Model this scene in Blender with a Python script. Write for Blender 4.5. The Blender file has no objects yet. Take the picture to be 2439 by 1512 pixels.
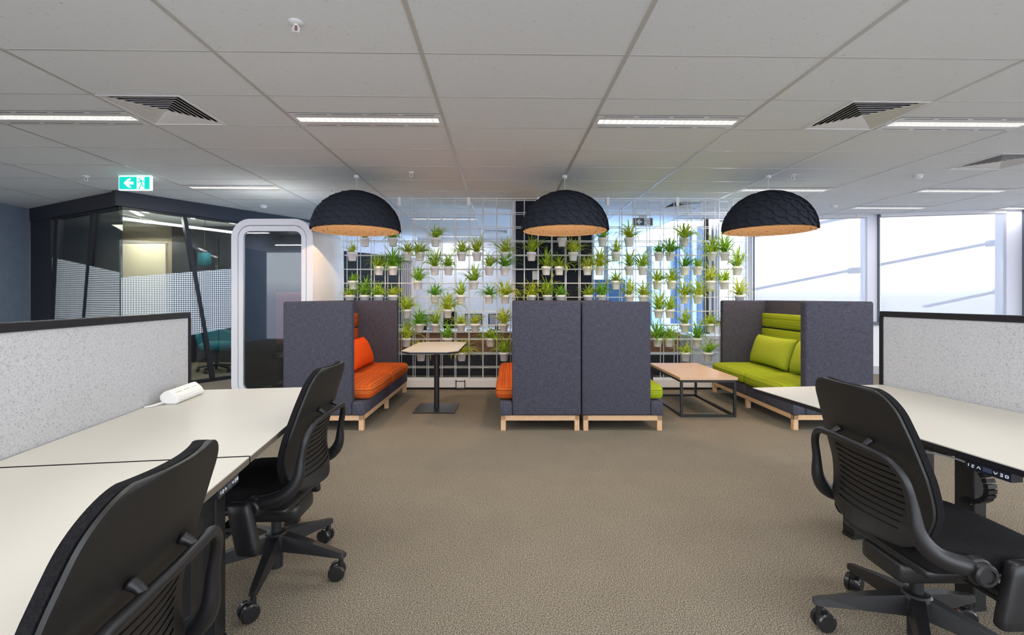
import bpy, bmesh, math, random
from mathutils import Vector, Matrix
random.seed(7)
PI = math.pi
SC = bpy.context.scene
COL = SC.collection
# ------------------------------------------------------------------ camera
F, CX, CY, H, CEIL = 1140.0, 1219.5, 708.0, 1.29, 2.70
cam_d = bpy.data.cameras.new('camera')
cam_d.sensor_width = 36.0
cam_d.lens = 36.0 * F / 2439.0
cam_d.shift_y = -(756.0 - CY) / 2439.0
cam_d.clip_start = 0.02
cam = bpy.data.objects.new('camera', cam_d)
COL.objects.link(cam)
cam.location = (0, 0, H)
cam.rotation_euler = (PI / 2, 0, 0)
SC.camera = cam
SC.view_settings.view_transform = 'Standard'
SC.view_settings.look = 'None'
SC.view_settings.exposure = 0.45
SC.view_settings.gamma = 1.0
SC.view_settings.use_curve_mapping = False

def W(px, py, d):
    return Vector(((px - CX) * d / F, d, H - (py - CY) * d / F))

# ------------------------------------------------------------------ materials
def new_mat(name):
    m = bpy.data.materials.new(name); m.use_nodes = True
    nt = m.node_tree
    b = nt.nodes['Principled BSDF']
    return m, nt, b

def mat(name, col, rough=0.5, metal=0.0, spec=0.5, emit=None, estr=0.0, sheen=0.0):
    m, nt, b = new_mat(name)
    b.inputs['Base Color'].default_value = (*col, 1)
    b.inputs['Roughness'].default_value = rough
    b.inputs['Metallic'].default_value = metal
    b.inputs['Specular IOR Level'].default_value = spec
    if emit:
        b.inputs['Emission Color'].default_value = (*emit, 1)
        b.inputs['Emission Strength'].default_value = estr
    return m

def N(nt, t, **kw):
    n = nt.nodes.new(t)
    for k, v in kw.items():
        if k in ('operation', 'blend_type', 'data_type', 'feature', 'noise_dimensions', 'bands_direction', 'wave_type', 'distance', 'use_clamp', 'wave_profile', 'mode', 'interpolation_type'):
            setattr(n, k, v)
        else:
            n.inputs[k].default_value = v
    return n

def ramp(nt, stops):
    r = nt.nodes.new('ShaderNodeValToRGB')
    e = r.color_ramp.elements
    while len(e) < len(stops): e.new(0.5)
    for i, (p, c) in enumerate(stops):
        e[i].position = p; e[i].color = (*c, 1)
    return r

def noisy(name, stops, scale, detail=3, rough=0.6, stretch=(1, 1, 1), rr=0.8, bump=0.0, spec=0.3, bdist=0.01):
    m, nt, b = new_mat(name)
    tc = nt.nodes.new('ShaderNodeTexCoord')
    mp = nt.nodes.new('ShaderNodeMapping'); mp.inputs['Scale'].default_value = stretch
    nz = N(nt, 'ShaderNodeTexNoise', Scale=scale, Detail=detail, Roughness=rough)
    nt.links.new(tc.outputs['Object'], mp.inputs['Vector'])
    nt.links.new(mp.outputs['Vector'], nz.inputs['Vector'])
    r = ramp(nt, stops)
    nt.links.new(nz.outputs['Fac'], r.inputs['Fac'])
    nt.links.new(r.outputs['Color'], b.inputs['Base Color'])
    b.inputs['Roughness'].default_value = rr
    b.inputs['Specular IOR Level'].default_value = spec
    if bump:
        bp = N(nt, 'ShaderNodeBump', Strength=bump, Distance=bdist)
        nt.links.new(nz.outputs['Fac'], bp.inputs['Height'])
        nt.links.new(bp.outputs['Normal'], b.inputs['Normal'])
    return m

def carpet_mat():
    m, nt, b = new_mat('carpet_loop')
    tc = nt.nodes.new('ShaderNodeTexCoord')
    n1 = N(nt, 'ShaderNodeTexNoise', Scale=215.0, Detail=3.0, Roughness=0.75)
    n2 = N(nt, 'ShaderNodeTexNoise', Scale=3.2, Detail=3.0, Roughness=0.6)
    for n in (n1, n2): nt.links.new(tc.outputs['Object'], n.inputs['Vector'])
    r1 = ramp(nt, [(0.36, (0.034, 0.029, 0.022)), (0.46, (0.145, 0.124, 0.095)), (0.54, (0.285, 0.247, 0.19)), (0.66, (0.66, 0.59, 0.475))])
    nt.links.new(n1.outputs['Fac'], r1.inputs['Fac'])
    r2 = ramp(nt, [(0.3, (0.95, 0.94, 0.93)), (0.7, (1.03, 1.02, 1.01))])
    nt.links.new(n2.outputs['Fac'], r2.inputs['Fac'])
    mx = N(nt, 'ShaderNodeMix', data_type='RGBA', blend_type='MULTIPLY'); mx.inputs['Factor'].default_value = 1.0
    nt.links.new(r1.outputs['Color'], mx.inputs[6]); nt.links.new(r2.outputs['Color'], mx.inputs[7])
    nt.links.new(mx.outputs[2], b.inputs['Base Color'])
    b.inputs['Roughness'].default_value = 1.0; b.inputs['Specular IOR Level'].default_value = 0.05
    bp = N(nt, 'ShaderNodeBump', Strength=0.35, Distance=0.003)
    nt.links.new(n1.outputs['Fac'], bp.inputs['Height']); nt.links.new(bp.outputs['Normal'], b.inputs['Normal'])
    return m

def tweed_mat(name, c0, c1, c2):
    m, nt, b = new_mat(name)
    tc = nt.nodes.new('ShaderNodeTexCoord')
    fs = []
    for st in ((22, 22, 260), (260, 260, 22)):
        mp = nt.nodes.new('ShaderNodeMapping'); mp.inputs['Scale'].default_value = st
        nz = N(nt, 'ShaderNodeTexNoise', Scale=1.0, Detail=2.0, Roughness=0.6)
        nt.links.new(tc.outputs['Object'], mp.inputs['Vector']); nt.links.new(mp.outputs['Vector'], nz.inputs['Vector'])
        fs.append(nz)
    ad = N(nt, 'ShaderNodeMath', operation='ADD'); nt.links.new(fs[0].outputs['Fac'], ad.inputs[0]); nt.links.new(fs[1].outputs['Fac'], ad.inputs[1])
    hf = N(nt, 'ShaderNodeMath', operation='MULTIPLY'); hf.inputs[1].default_value = 0.5; nt.links.new(ad.outputs[0], hf.inputs[0])
    r = ramp(nt, [(0.36, c0), (0.5, c1), (0.66, c2)])
    nt.links.new(hf.outputs[0], r.inputs['Fac']); nt.links.new(r.outputs['Color'], b.inputs['Base Color'])
    b.inputs['Roughness'].default_value = 1.0; b.inputs['Specular IOR Level'].default_value = 0.1
    bp = N(nt, 'ShaderNodeBump', Strength=0.25, Distance=0.002)
    nt.links.new(hf.outputs[0], bp.inputs['Height']); nt.links.new(bp.outputs['Normal'], b.inputs['Normal'])
    return m

def stripe_mat(name, cols, freq, axis_top='X'):
    """ribbed stripes: along the seat on top faces, horizontal on upright faces"""
    m, nt, b = new_mat(name)
    tc = nt.nodes.new('ShaderNodeTexCoord')
    sp = nt.nodes.new('ShaderNodeSeparateXYZ'); nt.links.new(tc.outputs['Object'], sp.inputs[0])
    sn = nt.nodes.new('ShaderNodeSeparateXYZ'); nt.links.new(tc.outputs['Normal'], sn.inputs[0])
    ab = N(nt, 'ShaderNodeMath', operation='ABSOLUTE'); nt.links.new(sn.outputs['Z'], ab.inputs[0])
    gt = N(nt, 'ShaderNodeMath', operation='GREATER_THAN'); gt.inputs[1].default_value = 0.6; nt.links.new(ab.outputs[0], gt.inputs[0])
    mx = N(nt, 'ShaderNodeMix', data_type='FLOAT'); nt.links.new(gt.outputs[0], mx.inputs[0])
    nt.links.new(sp.outputs['Z'], mx.inputs[2]); nt.links.new(sp.outputs[axis_top], mx.inputs[3])
    ml = N(nt, 'ShaderNodeMath', operation='MULTIPLY'); ml.inputs[1].default_value = freq; nt.links.new(mx.outputs[0], ml.inputs[0])
    nz = N(nt, 'ShaderNodeTexNoise', noise_dimensions='1D', Scale=1.0, Detail=0.0); nt.links.new(ml.outputs[0], nz.inputs['W'])
    # irregular fine threads over the stripes
    n2 = N(nt, 'ShaderNodeTexNoise', Scale=160.0, Detail=1.0); nt.links.new(tc.outputs['Object'], n2.inputs['Vector'])
    a2 = N(nt, 'ShaderNodeMath', operation='MULTIPLY_ADD'); nt.links.new(n2.outputs['Fac'], a2.inputs[0]); a2.inputs[1].default_value = 0.12; nt.links.new(nz.outputs['Fac'], a2.inputs[2])
    r = ramp(nt, cols)
    nt.links.new(a2.outputs[0], r.inputs['Fac']); nt.links.new(r.outputs['Color'], b.inputs['Base Color'])
    b.inputs['Roughness'].default_value = 0.95; b.inputs['Specular IOR Level'].default_value = 0.1
    bp = N(nt, 'ShaderNodeBump', Strength=0.5, Distance=0.006)
    nt.links.new(nz.outputs['Fac'], bp.inputs['Height']); nt.links.new(bp.outputs['Normal'], b.inputs['Normal'])
    return m

def wood_mat(name, c0, c1, axis=(1, 12, 12), scale=6.0, rough=0.5):
    return noisy(name, [(0.3, c0), (0.7, c1)], scale, 4, 0.6, axis, rough, 0.0, 0.3)

def squiggle_mat(name):
    m, nt, b = new_mat(name)
    tc = nt.nodes.new('ShaderNodeTexCoord')
    nz = N(nt, 'ShaderNodeTexNoise', Scale=115.0, Detail=0.3, Roughness=0.5, Distortion=0.6)
    nt.links.new(tc.outputs['Object'], nz.inputs['Vector'])
    s = N(nt, 'ShaderNodeMath', operation='SUBTRACT'); s.inputs[1].default_value = 0.5; nt.links.new(nz.outputs['Fac'], s.inputs[0])
    a = N(nt, 'ShaderNodeMath', operation='ABSOLUTE'); nt.links.new(s.outputs[0], a.inputs[0])
    r = ramp(nt, [(0.0, (0.35, 0.35, 0.365)), (0.02, (0.40, 0.40, 0.415)), (0.06, (0.545, 0.545, 0.56)), (1.0, (0.56, 0.56, 0.57))])
    nt.links.new(a.outputs[0], r.inputs['Fac']); nt.links.new(r.outputs['Color'], b.inputs['Base Color'])
    b.inputs['Roughness'].default_value = 0.95; b.inputs['Specular IOR Level'].default_value = 0.1
    return m

def glass_mat(name, tint=(0.9, 0.95, 0.95), refl=0.08, dirt=0.0):
    m = bpy.data.materials.new(name); m.use_nodes = True; nt = m.node_tree
    nt.nodes.remove(nt.nodes['Principled BSDF']); out = nt.nodes['Material Output']
    tr = N(nt, 'ShaderNodeBsdfTransparent'); tr.inputs['Color'].default_value = (*tint, 1)
    gl = N(nt, 'ShaderNodeBsdfGlossy'); gl.inputs['Roughness'].default_value = 0.02
    lw = nt.nodes.new('ShaderNodeLayerWeight'); lw.inputs['Blend'].default_value = 0.25
    mr = nt.nodes.new('ShaderNodeMapRange'); mr.inputs['To Min'].default_value = refl; mr.inputs['To Max'].default_value = 0.9
    nt.links.new(lw.outputs['Fresnel'], mr.inputs['Value'])
    mx = nt.nodes.new('ShaderNodeMixShader')
    nt.links.new(mr.outputs[0], mx.inputs[0]); nt.links.new(tr.outputs[0], mx.inputs[1]); nt.links.new(gl.outputs[0], mx.inputs[2])
    nt.links.new(mx.outputs[0], out.inputs['Surface'])
    return m

def blind_mat(name, col, see):
    m = bpy.data.materials.new(name); m.use_nodes = True; nt = m.node_tree
    nt.nodes.remove(nt.nodes['Principled BSDF']); out = nt.nodes['Material Output']
    tr = N(nt, 'ShaderNodeBsdfTransparent'); tl = N(nt, 'ShaderNodeBsdfTranslucent'); df = N(nt, 'ShaderNodeBsdfDiffuse')
    tl.inputs['Color'].default_value = (*col, 1); df.inputs['Color'].default_value = (*col, 1)
    m1 = nt.nodes.new('ShaderNodeMixShader'); m1.inputs[0].default_value = 0.35
    nt.links.new(tl.outputs[0], m1.inputs[1]); nt.links.new(df.outputs[0], m1.inputs[2])
    m2 = nt.nodes.new('ShaderNodeMixShader'); m2.inputs[0].default_value = see
    nt.links.new(m1.outputs[0], m2.inputs[1]); nt.links.new(tr.outputs[0], m2.inputs[2])
    nt.links.new(m2.outputs[0], out.inputs['Surface'])
    return m

def film_mat(name, pitch, fill):
    """white square dots on clear film (object X along the wall, Z up)"""
    m = bpy.data.materials.new(name); m.use_nodes = True; nt = m.node_tree
    b = nt.nodes['Principled BSDF']; out = nt.nodes['Material Output']
    b.inputs['Base Color'].default_value = (0.90, 0.94, 0.97, 1); b.inputs['Roughness'].default_value = 0.6
    tc = nt.nodes.new('ShaderNodeTexCoord'); sp = nt.nodes.new('ShaderNodeSeparateXYZ'); nt.links.new(tc.outputs['Object'], sp.inputs[0])
    ms = []
    for ax in ('X', 'Z'):
        d = N(nt, 'ShaderNodeMath', operation='DIVIDE'); d.inputs[1].default_value = pitch; nt.links.new(sp.outputs[ax], d.inputs[0])
        fr = N(nt, 'ShaderNodeMath', operation='FRACT'); nt.links.new(d.outputs[0], fr.inputs[0])
        lt = N(nt, 'ShaderNodeMath', operation='LESS_THAN'); lt.inputs[1].default_value = fill; nt.links.new(fr.outputs[0], lt.inputs[0])
        ms.append(lt)
    mu = N(nt, 'ShaderNodeMath', operation='MULTIPLY'); nt.links.new(ms[0].outputs[0], mu.inputs[0]); nt.links.new(ms[1].outputs[0], mu.inputs[1])
    tr = N(nt, 'ShaderNodeBsdfTransparent')
    tl = N(nt, 'ShaderNodeBsdfTranslucent'); tl.inputs['Color'].default_value = (0.90, 0.95, 0.98, 1)
    m0 = nt.nodes.new('ShaderNodeMixShader'); m0.inputs[0].default_value = 0.3; nt.links.new(b.outputs[0], m0.inputs[1]); nt.links.new(tl.outputs[0], m0.inputs[2])
    mx = nt.nodes.new('ShaderNodeMixShader'); nt.links.new(mu.outputs[0], mx.inputs[0])
    nt.links.new(tr.outputs[0], mx.inputs[1]); nt.links.new(m0.outputs[0], mx.inputs[2]); nt.links.new(mx.outputs[0], out.inputs['Surface'])
    return m

def leaf_mat(name):
    m, nt, b = new_mat(name)
    oi = nt.nodes.new('ShaderNodeObjectInfo')
    tc = nt.nodes.new('ShaderNodeTexCoord')
    nz = N(nt, 'ShaderNodeTexNoise', Scale=18.0, Detail=1.0); nt.links.new(tc.outputs['Object'], nz.inputs['Vector'])
    r1 = ramp(nt, [(0.0, (0.17, 0.44, 0.05)), (0.3, (0.36, 0.56, 0.055)), (1.0, (0.62, 0.66, 0.09))])
    nt.links.new(oi.outputs['Random'], r1.inputs['Fac'])
    r2 = ramp(nt, [(0.35, (0.62, 0.66, 0.6)), (0.62, (1.35, 1.3, 1.1)), (0.75, (1.9, 1.75, 1.6))])
    nt.links.new(nz.outputs['Fac'], r2.inputs['Fac'])
    mx = N(nt, 'ShaderNodeMix', data_type='RGBA', blend_type='MULTIPLY'); mx.inputs['Factor'].default_value = 1.0
    nt.links.new(r1.outputs['Color'], mx.inputs[6]); nt.links.new(r2.outputs['Color'], mx.inputs[7])
    nt.links.new(mx.outputs[2], b.inputs['Base Color'])
    b.inputs['Roughness'].default_value = 0.45; b.inputs['Specular IOR Level'].default_value = 0.35
    tl = N(nt, 'ShaderNodeBsdfTranslucent'); nt.links.new(mx.outputs[2], tl.inputs['Color'])
    ms = nt.nodes.new('ShaderNodeMixShader'); ms.inputs[0].default_value = 0.42
    nt.links.new(b.outputs[0], ms.inputs[1]); nt.links.new(tl.outputs[0], ms.inputs[2])
    nt.links.new(ms.outputs[0], nt.nodes['Material Output'].inputs['Surface'])
    return m

def ceiling_mat():
    m, nt, b = new_mat('ceiling_tile')
    tc = nt.nodes.new('ShaderNodeTexCoord')
    nz = N(nt, 'ShaderNodeTexNoise', Scale=55.0, Detail=2.0, Roughness=0.5); nt.links.new(tc.outputs['Object'], nz.inputs['Vector'])
    r = ramp(nt, [(0.0, (0.55, 0.545, 0.53)), (0.26, (0.66, 0.68, 0.69)), (0.31, (0.82, 0.855, 0.865)), (1.0, (0.85, 0.885, 0.895))])
    nt.links.new(nz.outputs['Fac'], r.inputs['Fac']); nt.links.new(r.outputs['Color'], b.inputs['Base Color'])
    b.inputs['Roughness'].default_value = 0.95; b.inputs['Specular IOR Level'].default_value = 0.1
    return m

M = {}
M['carpet'] = carpet_mat()
M['ceil'] = ceiling_mat()
M['tbar'] = mat('ceiling_bar_paint', (0.56, 0.555, 0.52), 0.3)
M['white'] = mat('white_paint', (0.80, 0.80, 0.80), 0.5)
M['wallwhite'] = mat('wall_white', (0.82, 0.82, 0.85), 0.7)
M['pier'] = mat('pier_paint', (0.80, 0.82, 0.92), 0.7)
M['metalwhite'] = mat('white_metal', (0.82, 0.82, 0.80), 0.35)
M['wire'] = mat('white_wire', (0.94, 0.94, 0.93), 0.35)
M['black'] = mat('black_metal', (0.012, 0.012, 0.013), 0.4)
M['blackplastic'] = noisy('black_plastic', [(0.3, (0.0085, 0.008, 0.0095)), (0.7, (0.0125, 0.012, 0.0135))], 90, 2, 0.5, (1, 1, 1), 0.42, 0.0, 0.5)
M['shell'] = noisy('graphite_shell', [(0.3, (0.0085, 0.0075, 0.007)), (0.7, (0.012, 0.011, 0.0105))], 60, 2, 0.5, (1, 1, 1), 0.5, 0.0, 0.5)
M['blackfab'] = noisy('black_fabric', [(0.3, (0.006, 0.006, 0.007)), (0.7, (0.014, 0.013, 0.014))], 220, 2, 0.5, (1, 1, 1), 0.95, 0.2, 0.15, 0.002)
M['wheel'] = mat('caster_rubber', (0.012, 0.012, 0.014), 0.25, 0, 0.6)
M['desk'] = noisy('cream_laminate', [(0.3, (0.62, 0.585, 0.515)), (0.7, (0.635, 0.60, 0.53))], 3, 2, 0.5, (1, 1, 1), 0.42, 0.0, 0.4)
M['deskedge'] = mat('taupe_edging', (0.16, 0.135, 0.105), 0.5)
M['grey'] = tweed_mat('charcoal_tweed', (0.048, 0.049, 0.065), (0.071, 0.071, 0.095), (0.108, 0.107, 0.138))
M['orange'] = stripe_mat('orange_stripe', [(0.30, (0.13, 0.018, 0.006)), (0.41, (0.40, 0.052, 0.010)), (0.58, (0.60, 0.085, 0.012)), (0.72, (0.80, 0.26, 0.06))], 150)
M['green'] = stripe_mat('green_stripe', [(0.30, (0.12, 0.17, 0.006)), (0.41, (0.25, 0.33, 0.012)), (0.58, (0.33, 0.41, 0.016)), (0.72, (0.46, 0.52, 0.05))], 150)
M['orangeplain'] = noisy('orange_wool', [(0.3, (0.74, 0.080, 0.008)), (0.7, (0.83, 0.105, 0.012))], 200, 2, 0.5, (1, 1, 1), 0.95, 0.15, 0.1, 0.002)
M['greenplain'] = noisy('lime_wool', [(0.3, (0.35, 0.42, 0.035)), (0.7, (0.40, 0.475, 0.045))], 200, 2, 0.5, (1, 1, 1), 0.95, 0.15, 0.1, 0.002)
M['oak'] = wood_mat('pale_oak', (0.62, 0.38, 0.21), (0.74, 0.49, 0.30), (8, 1, 8), 7.0)
M['oaktop'] = wood_mat('oak_table_top', (0.62, 0.40, 0.25), (0.72, 0.49, 0.33), (14, 1, 6), 5.0, 0.4)
M['timber'] = wood_mat('brown_timber', (0.20, 0.10, 0.05), (0.30, 0.16, 0.085), (1, 8, 8), 4.0)
M['felt'] = noisy('charcoal_felt', [(0.3, (0.022, 0.026, 0.036)), (0.7, (0.034, 0.038, 0.05))], 130, 3, 0.6, (1, 1, 1), 1.0, 0.3, 0.1, 0.003)
M['cork'] = noisy('cork_inside', [(0.3, (0.105, 0.074, 0.046)), (0.7, (0.16, 0.118, 0.078))], 70, 4, 0.7, (1, 1, 1), 0.95, 0.2, 0.1, 0.003)
M['pot'] = mat('white_pot', (0.86, 0.86, 0.86), 0.4)
M['leaf'] = leaf_mat('spider_leaf')
M['squig'] = squiggle_mat('squiggle_fabric')
M['frame'] = mat('black_anodised', (0.014, 0.014, 0.017), 0.35)
M['navy'] = mat('dark_joinery', (0.020, 0.021, 0.028), 0.5)
M['slate'] = noisy('slate_wall', [(0.3, (0.235, 0.30, 0.385)), (0.7, (0.265, 0.33, 0.415))], 8, 4, 0.6, (1, 1, 1), 0.8, 0.0, 0.2)
M['glass'] = glass_mat('clear_glass', (0.86, 0.92, 0.92), 0.05)
M['podglass'] = glass_mat('tinted_glass', (0.66, 0.72, 0.78), 0.045)
M['winglass'] = glass_mat('window_glass', (0.97, 0.98, 1.0), 0.03)
M['blueglass'] = glass_mat('blue_glass', (0.52, 0.66, 0.82), 0.03)
M['film'] = film_mat('dot_film', 0.0305, 0.76)
M['blind'] = blind_mat('blind_mesh', (0.44, 0.45, 0.48), 0.48)
M['lamp'] = mat('lamp_diffuser', (0.9, 0.9, 0.9), 0.4, emit=(1.0, 0.98, 0.95), estr=1.6)
M['dark'] = mat('dark_void', (0.008, 0.008, 0.009), 0.8)
M['podwhite'] = mat('booth_white', (0.78, 0.79, 0.84), 0.4)
M['podside'] = mat('booth_side_white', (0.80, 0.80, 0.80), 0.45)
M['red'] = mat('dark_red_fabric', (0.26, 0.035, 0.028), 0.9)
M['cream'] = mat('cream_panel', (0.80, 0.74, 0.58), 0.5)
M['teal'] = mat('teal_fabric', (0.01, 0.16, 0.20), 0.8)
M['taupe'] = mat('taupe_wall', (0.38, 0.32, 0.24), 0.8)
M['tealwall'] = mat('teal_grey_wall', (0.05, 0.085, 0.10), 0.7)
M['signgreen'] = mat('sign_green', (0.0, 0.45, 0.36), 0.4, emit=(0.0, 0.52, 0.42), estr=0.75)
M['signwhite'] = mat('sign_white', (0.9, 0.95, 0.95), 0.4, emit=(0.8, 0.95, 1.0), estr=0.75)
M['signgreen2'] = mat('sign_green_backlit', (0.075, 0.095, 0.085), 0.4)  # sign green painted dark grey, as it looks against the backlight
M['signwhite2'] = mat('sign_white_unlit', (0.8, 0.82, 0.82), 0.4)
M['skirt'] = mat('grey_skirting', (0.42, 0.42, 0.46), 0.5)
M['rail'] = mat('grey_blue_rail', (0.10, 0.12, 0.16), 0.4)
M['strut'] = mat('sunshade_metal', (0.66, 0.68, 0.80), 0.6)
M['blue'] = mat('blue_screen_fabric', (0.09, 0.22, 0.48), 0.8)
M['lightgrey'] = mat('light_grey_laminate', (0.55, 0.56, 0.56), 0.5)
M['screen'] = mat('monitor_screen', (0.45, 0.48, 0.58), 0.25)
M['brass'] = mat('steel', (0.55, 0.55, 0.56), 0.3, 1.0)
M['redglass'] = mat('red_bulb', (0.25, 0.03, 0.02), 0.2)
M['symbol'] = mat('white_print', (0.85, 0.87, 0.95), 0.5)
M['keypad'] = mat('keypad_black', (0.02, 0.022, 0.03), 0.25)
M['display'] = mat('keypad_display', (0.06, 0.08, 0.13), 0.15)
M['pink'] = mat('pinkish_lamella', (0.55, 0.42, 0.42), 0.7)
M['yellowdot'] = mat('white_box_plastic', (0.88, 0.88, 0.86), 0.35)
M['cafetop'] = noisy('cafe_laminate', [(0.3, (0.66, 0.58, 0.48)), (0.7, (0.70, 0.62, 0.52))], 4, 2, 0.5, (1, 1, 1), 0.4, 0.0, 0.4)

# ------------------------------------------------------------------ object helpers
def obj(name, bm, m, parent=None, smooth=False, loc=None):
    me = bpy.data.meshes.new(name)
    bm.normal_update()
    bm.to_mesh(me); bm.free()
    for x in (m if isinstance(m, (list, tuple)) else [m]): me.materials.append(x)
    if smooth:
        for p in me.polygons: p.use_smooth = True
    o = bpy.data.objects.new(name, me)
    COL.objects.link(o)
    if parent is not None: o.parent = parent
    if loc is not None: o.location = loc
    return o

def sharp(o, deg=35):
    me = o.data
    for p in me.polygons: p.use_smooth = True
    try:
        me.set_sharp_from_angle(angle=math.radians(deg))
    except Exception:
        pass
    return o

def tag(o, label=None, cat=None, group=None, kind=None):
    if label: o['label'] = label
    if cat: o['category'] = cat
    if group: o['group'] = group
    if kind: o['kind'] = kind
    return o

def thing(name, label, cat, loc=(0, 0, 0), rz=0.0, group=None):
    o = bpy.data.objects.new(name, None)
    o.empty_display_size = 0.1
    COL.objects.link(o); o.location = loc; o.rotation_euler = (0, 0, rz)
    return tag(o, label, cat, group)

def copy_tree(o, parent=None):
    c = o.copy(); COL.objects.link(c)
    if parent is not None: c.parent = parent
    for ch in list(o.children): copy_tree(ch, c)
    return c

def BM(): return bmesh.new()

def box(bm, lo, hi, mi=0, mtx=None):
    x0, y0, z0 = lo; x1, y1, z1 = hi
    vs = [bm.verts.new(v) for v in ((x0, y0, z0), (x1, y0, z0), (x1, y1, z0), (x0, y1, z0), (x0, y0, z1), (x1, y0, z1), (x1, y1, z1), (x0, y1, z1))]
    if mtx is not None:
        for v in vs: v.co = mtx @ v.co
    for f in ((0, 3, 2, 1), (4, 5, 6, 7), (0, 1, 5, 4), (1, 2, 6, 5), (2, 3, 7, 6), (3, 0, 4, 7)):
        bm.faces.new([vs[i] for i in f]).material_index = mi
    return vs

def bbox(bm, lo, hi, bev=0.004, seg=2, mi=0):
    t = BM(); box(t, lo, hi)
    bmesh.ops.bevel(t, geom=list(t.edges), offset=bev, segments=seg, profile=0.5, affect='EDGES')
    merge(bm, t, mi)

def merge(bm, t, mi=0, mtx=None):
    mp = {}
    for v in t.verts: mp[v] = bm.verts.new(mtx @ v.co if mtx is not None else v.co)
    for f in t.faces:
        try: bm.faces.new([mp[v] for v in f.verts]).material_index = mi
        except ValueError: pass
    t.free()

def beam(bm, a, b, w, h, up=Vector((0, 0, 1)), mi=0):
    """box bar from a to b, w across, h along up"""
    a, b = Vector(a), Vector(b); d = (b - a).normalized()
    s = d.cross(up)
    if s.length < 1e-4: s = d.cross(Vector((0, 1, 0)))
    s.normalize(); u = s.cross(d).normalized()
    vs = []
    for p in (a, b):
        for i, j in ((-1, -1), (1, -1), (1, 1), (-1, 1)):
            vs.append(bm.verts.new(p + s * (w / 2 * i) + u * (h / 2 * j)))
    for f in ((0, 1, 2, 3), (7, 6, 5, 4), (0, 4, 5, 1), (1, 5, 6, 2), (2, 6, 7, 3), (3, 7, 4, 0)):
        bm.faces.new([vs[i] for i in f]).material_index = mi

def prism(bm, pts, z0, z1, mi=0):
    """closed polygon (x,y) list, extruded in z"""
    a = [bm.verts.new((p[0], p[1], z0)) for p in pts]; b = [bm.verts.new((p[0], p[1], z1)) for p in pts]
    n = len(pts)
    bm.faces.new(list(reversed(a))).material_index = mi; bm.faces.new(b).material_index = mi
    for i in range(n):
        j = (i + 1) % n
        bm.faces.new((a[i], a[j], b[j], b[i])).material_index = mi

def slab_y(bm, pts, y0, y1, mi=0):
    """closed polygon (x,z) list, extruded in y"""
    a = [bm.verts.new((p[0], y0, p[1])) for p in pts]; b = [bm.verts.new((p[0], y1, p[1])) for p in pts]
    n = len(pts)
    bm.faces.new(a).material_index = mi; bm.faces.new(list(reversed(b))).material_index = mi
    for i in range(n):
        j = (i + 1) % n
        bm.faces.new((a[j], a[i], b[i], b[j])).material_index = mi

def catmull(pts, sub):
    P = [Vector(p) for p in pts]; out = []
    for i in range(len(P) - 1):
        p0 = P[max(i - 1, 0)]; p1 = P[i]; p2 = P[i + 1]; p3 = P[min(i + 2, len(P) - 1)]
        for k in range(sub):
            t = k / sub
            out.append(0.5 * ((2 * p1) + (-p0 + p2) * t + (2 * p0 - 5 * p1 + 4 * p2 - p3) * t * t + (-p0 + 3 * p1 - 3 * p2 + p3) * t ** 3))
    out.append(P[-1]); return out

def tube(bm, pts, rad, n=10, sub=0, mi=0, flat=1.0, flatdir=None):
    """rad: number or list per control point; flat scales the section across flatdir"""
    if not isinstance(rad, (list, tuple)): rad = [rad] * len(pts)
    if sub:
        q = [Vector((r, 0, 0)) for r in rad]
        rr = [v.x for v in catmull(q, sub)]; P = catmull(pts, sub)
    else:
        P = [Vector(p) for p in pts]; rr = list(rad)
    rings = []; prev = None
    for i, p in enumerate(P):
        d = (P[min(i + 1, len(P) - 1)] - P[max(i - 1, 0)]).normalized()
        if flatdir is not None:
            u = Vector(flatdir); u = (u - d * u.dot(d)).normalized()
        elif prev is None:
            u = d.orthogonal().normalized()
        else:
            u = (prev - d * prev.dot(d)).normalized()
        prev = u; v = d.cross(u)
        rings.append([bm.verts.new(p + u * (math.cos(2 * PI * k / n) * rr[i] * flat) + v * (math.sin(2 * PI * k / n) * rr[i])) for k in range(n)])
    for a, b in zip(rings, rings[1:]):
        for k in range(n):
            bm.faces.new((a[k], a[(k + 1) % n], b[(k + 1) % n], b[k])).material_index = mi
    bm.faces.new(list(reversed(rings[0]))).material_index = mi; bm.faces.new(rings[-1]).material_index = mi

def cyl(bm, a, b, r, n=16, r2=None, mi=0):
    tube(bm, [a, b], [r, r if r2 is None else r2], n, 0, mi)

def lathe(bm, prof, n=24, mi=0, c=(0, 0, 0), closed=False):
    rings = []
    for r, z in prof:
        if r < 1e-6: rings.append([bm.verts.new((c[0], c[1], c[2] + z))])
        else: rings.append([bm.verts.new((c[0] + r * math.cos(2 * PI * k / n), c[1] + r * math.sin(2 * PI * k / n), c[2] + z)) for k in range(n)])
    for a, b in zip(rings, rings[1:]):
        for k in range(n):
            l = (k + 1) % n
            if len(a) == 1 and len(b) == 1: continue
            if len(a) == 1: f = (a[0], b[l], b[k])
            elif len(b) == 1: f = (a[k], a[l], b[0])
            else: f = (a[k], a[l], b[l], b[k])
            bm.faces.new(f).material_index = mi

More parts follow.
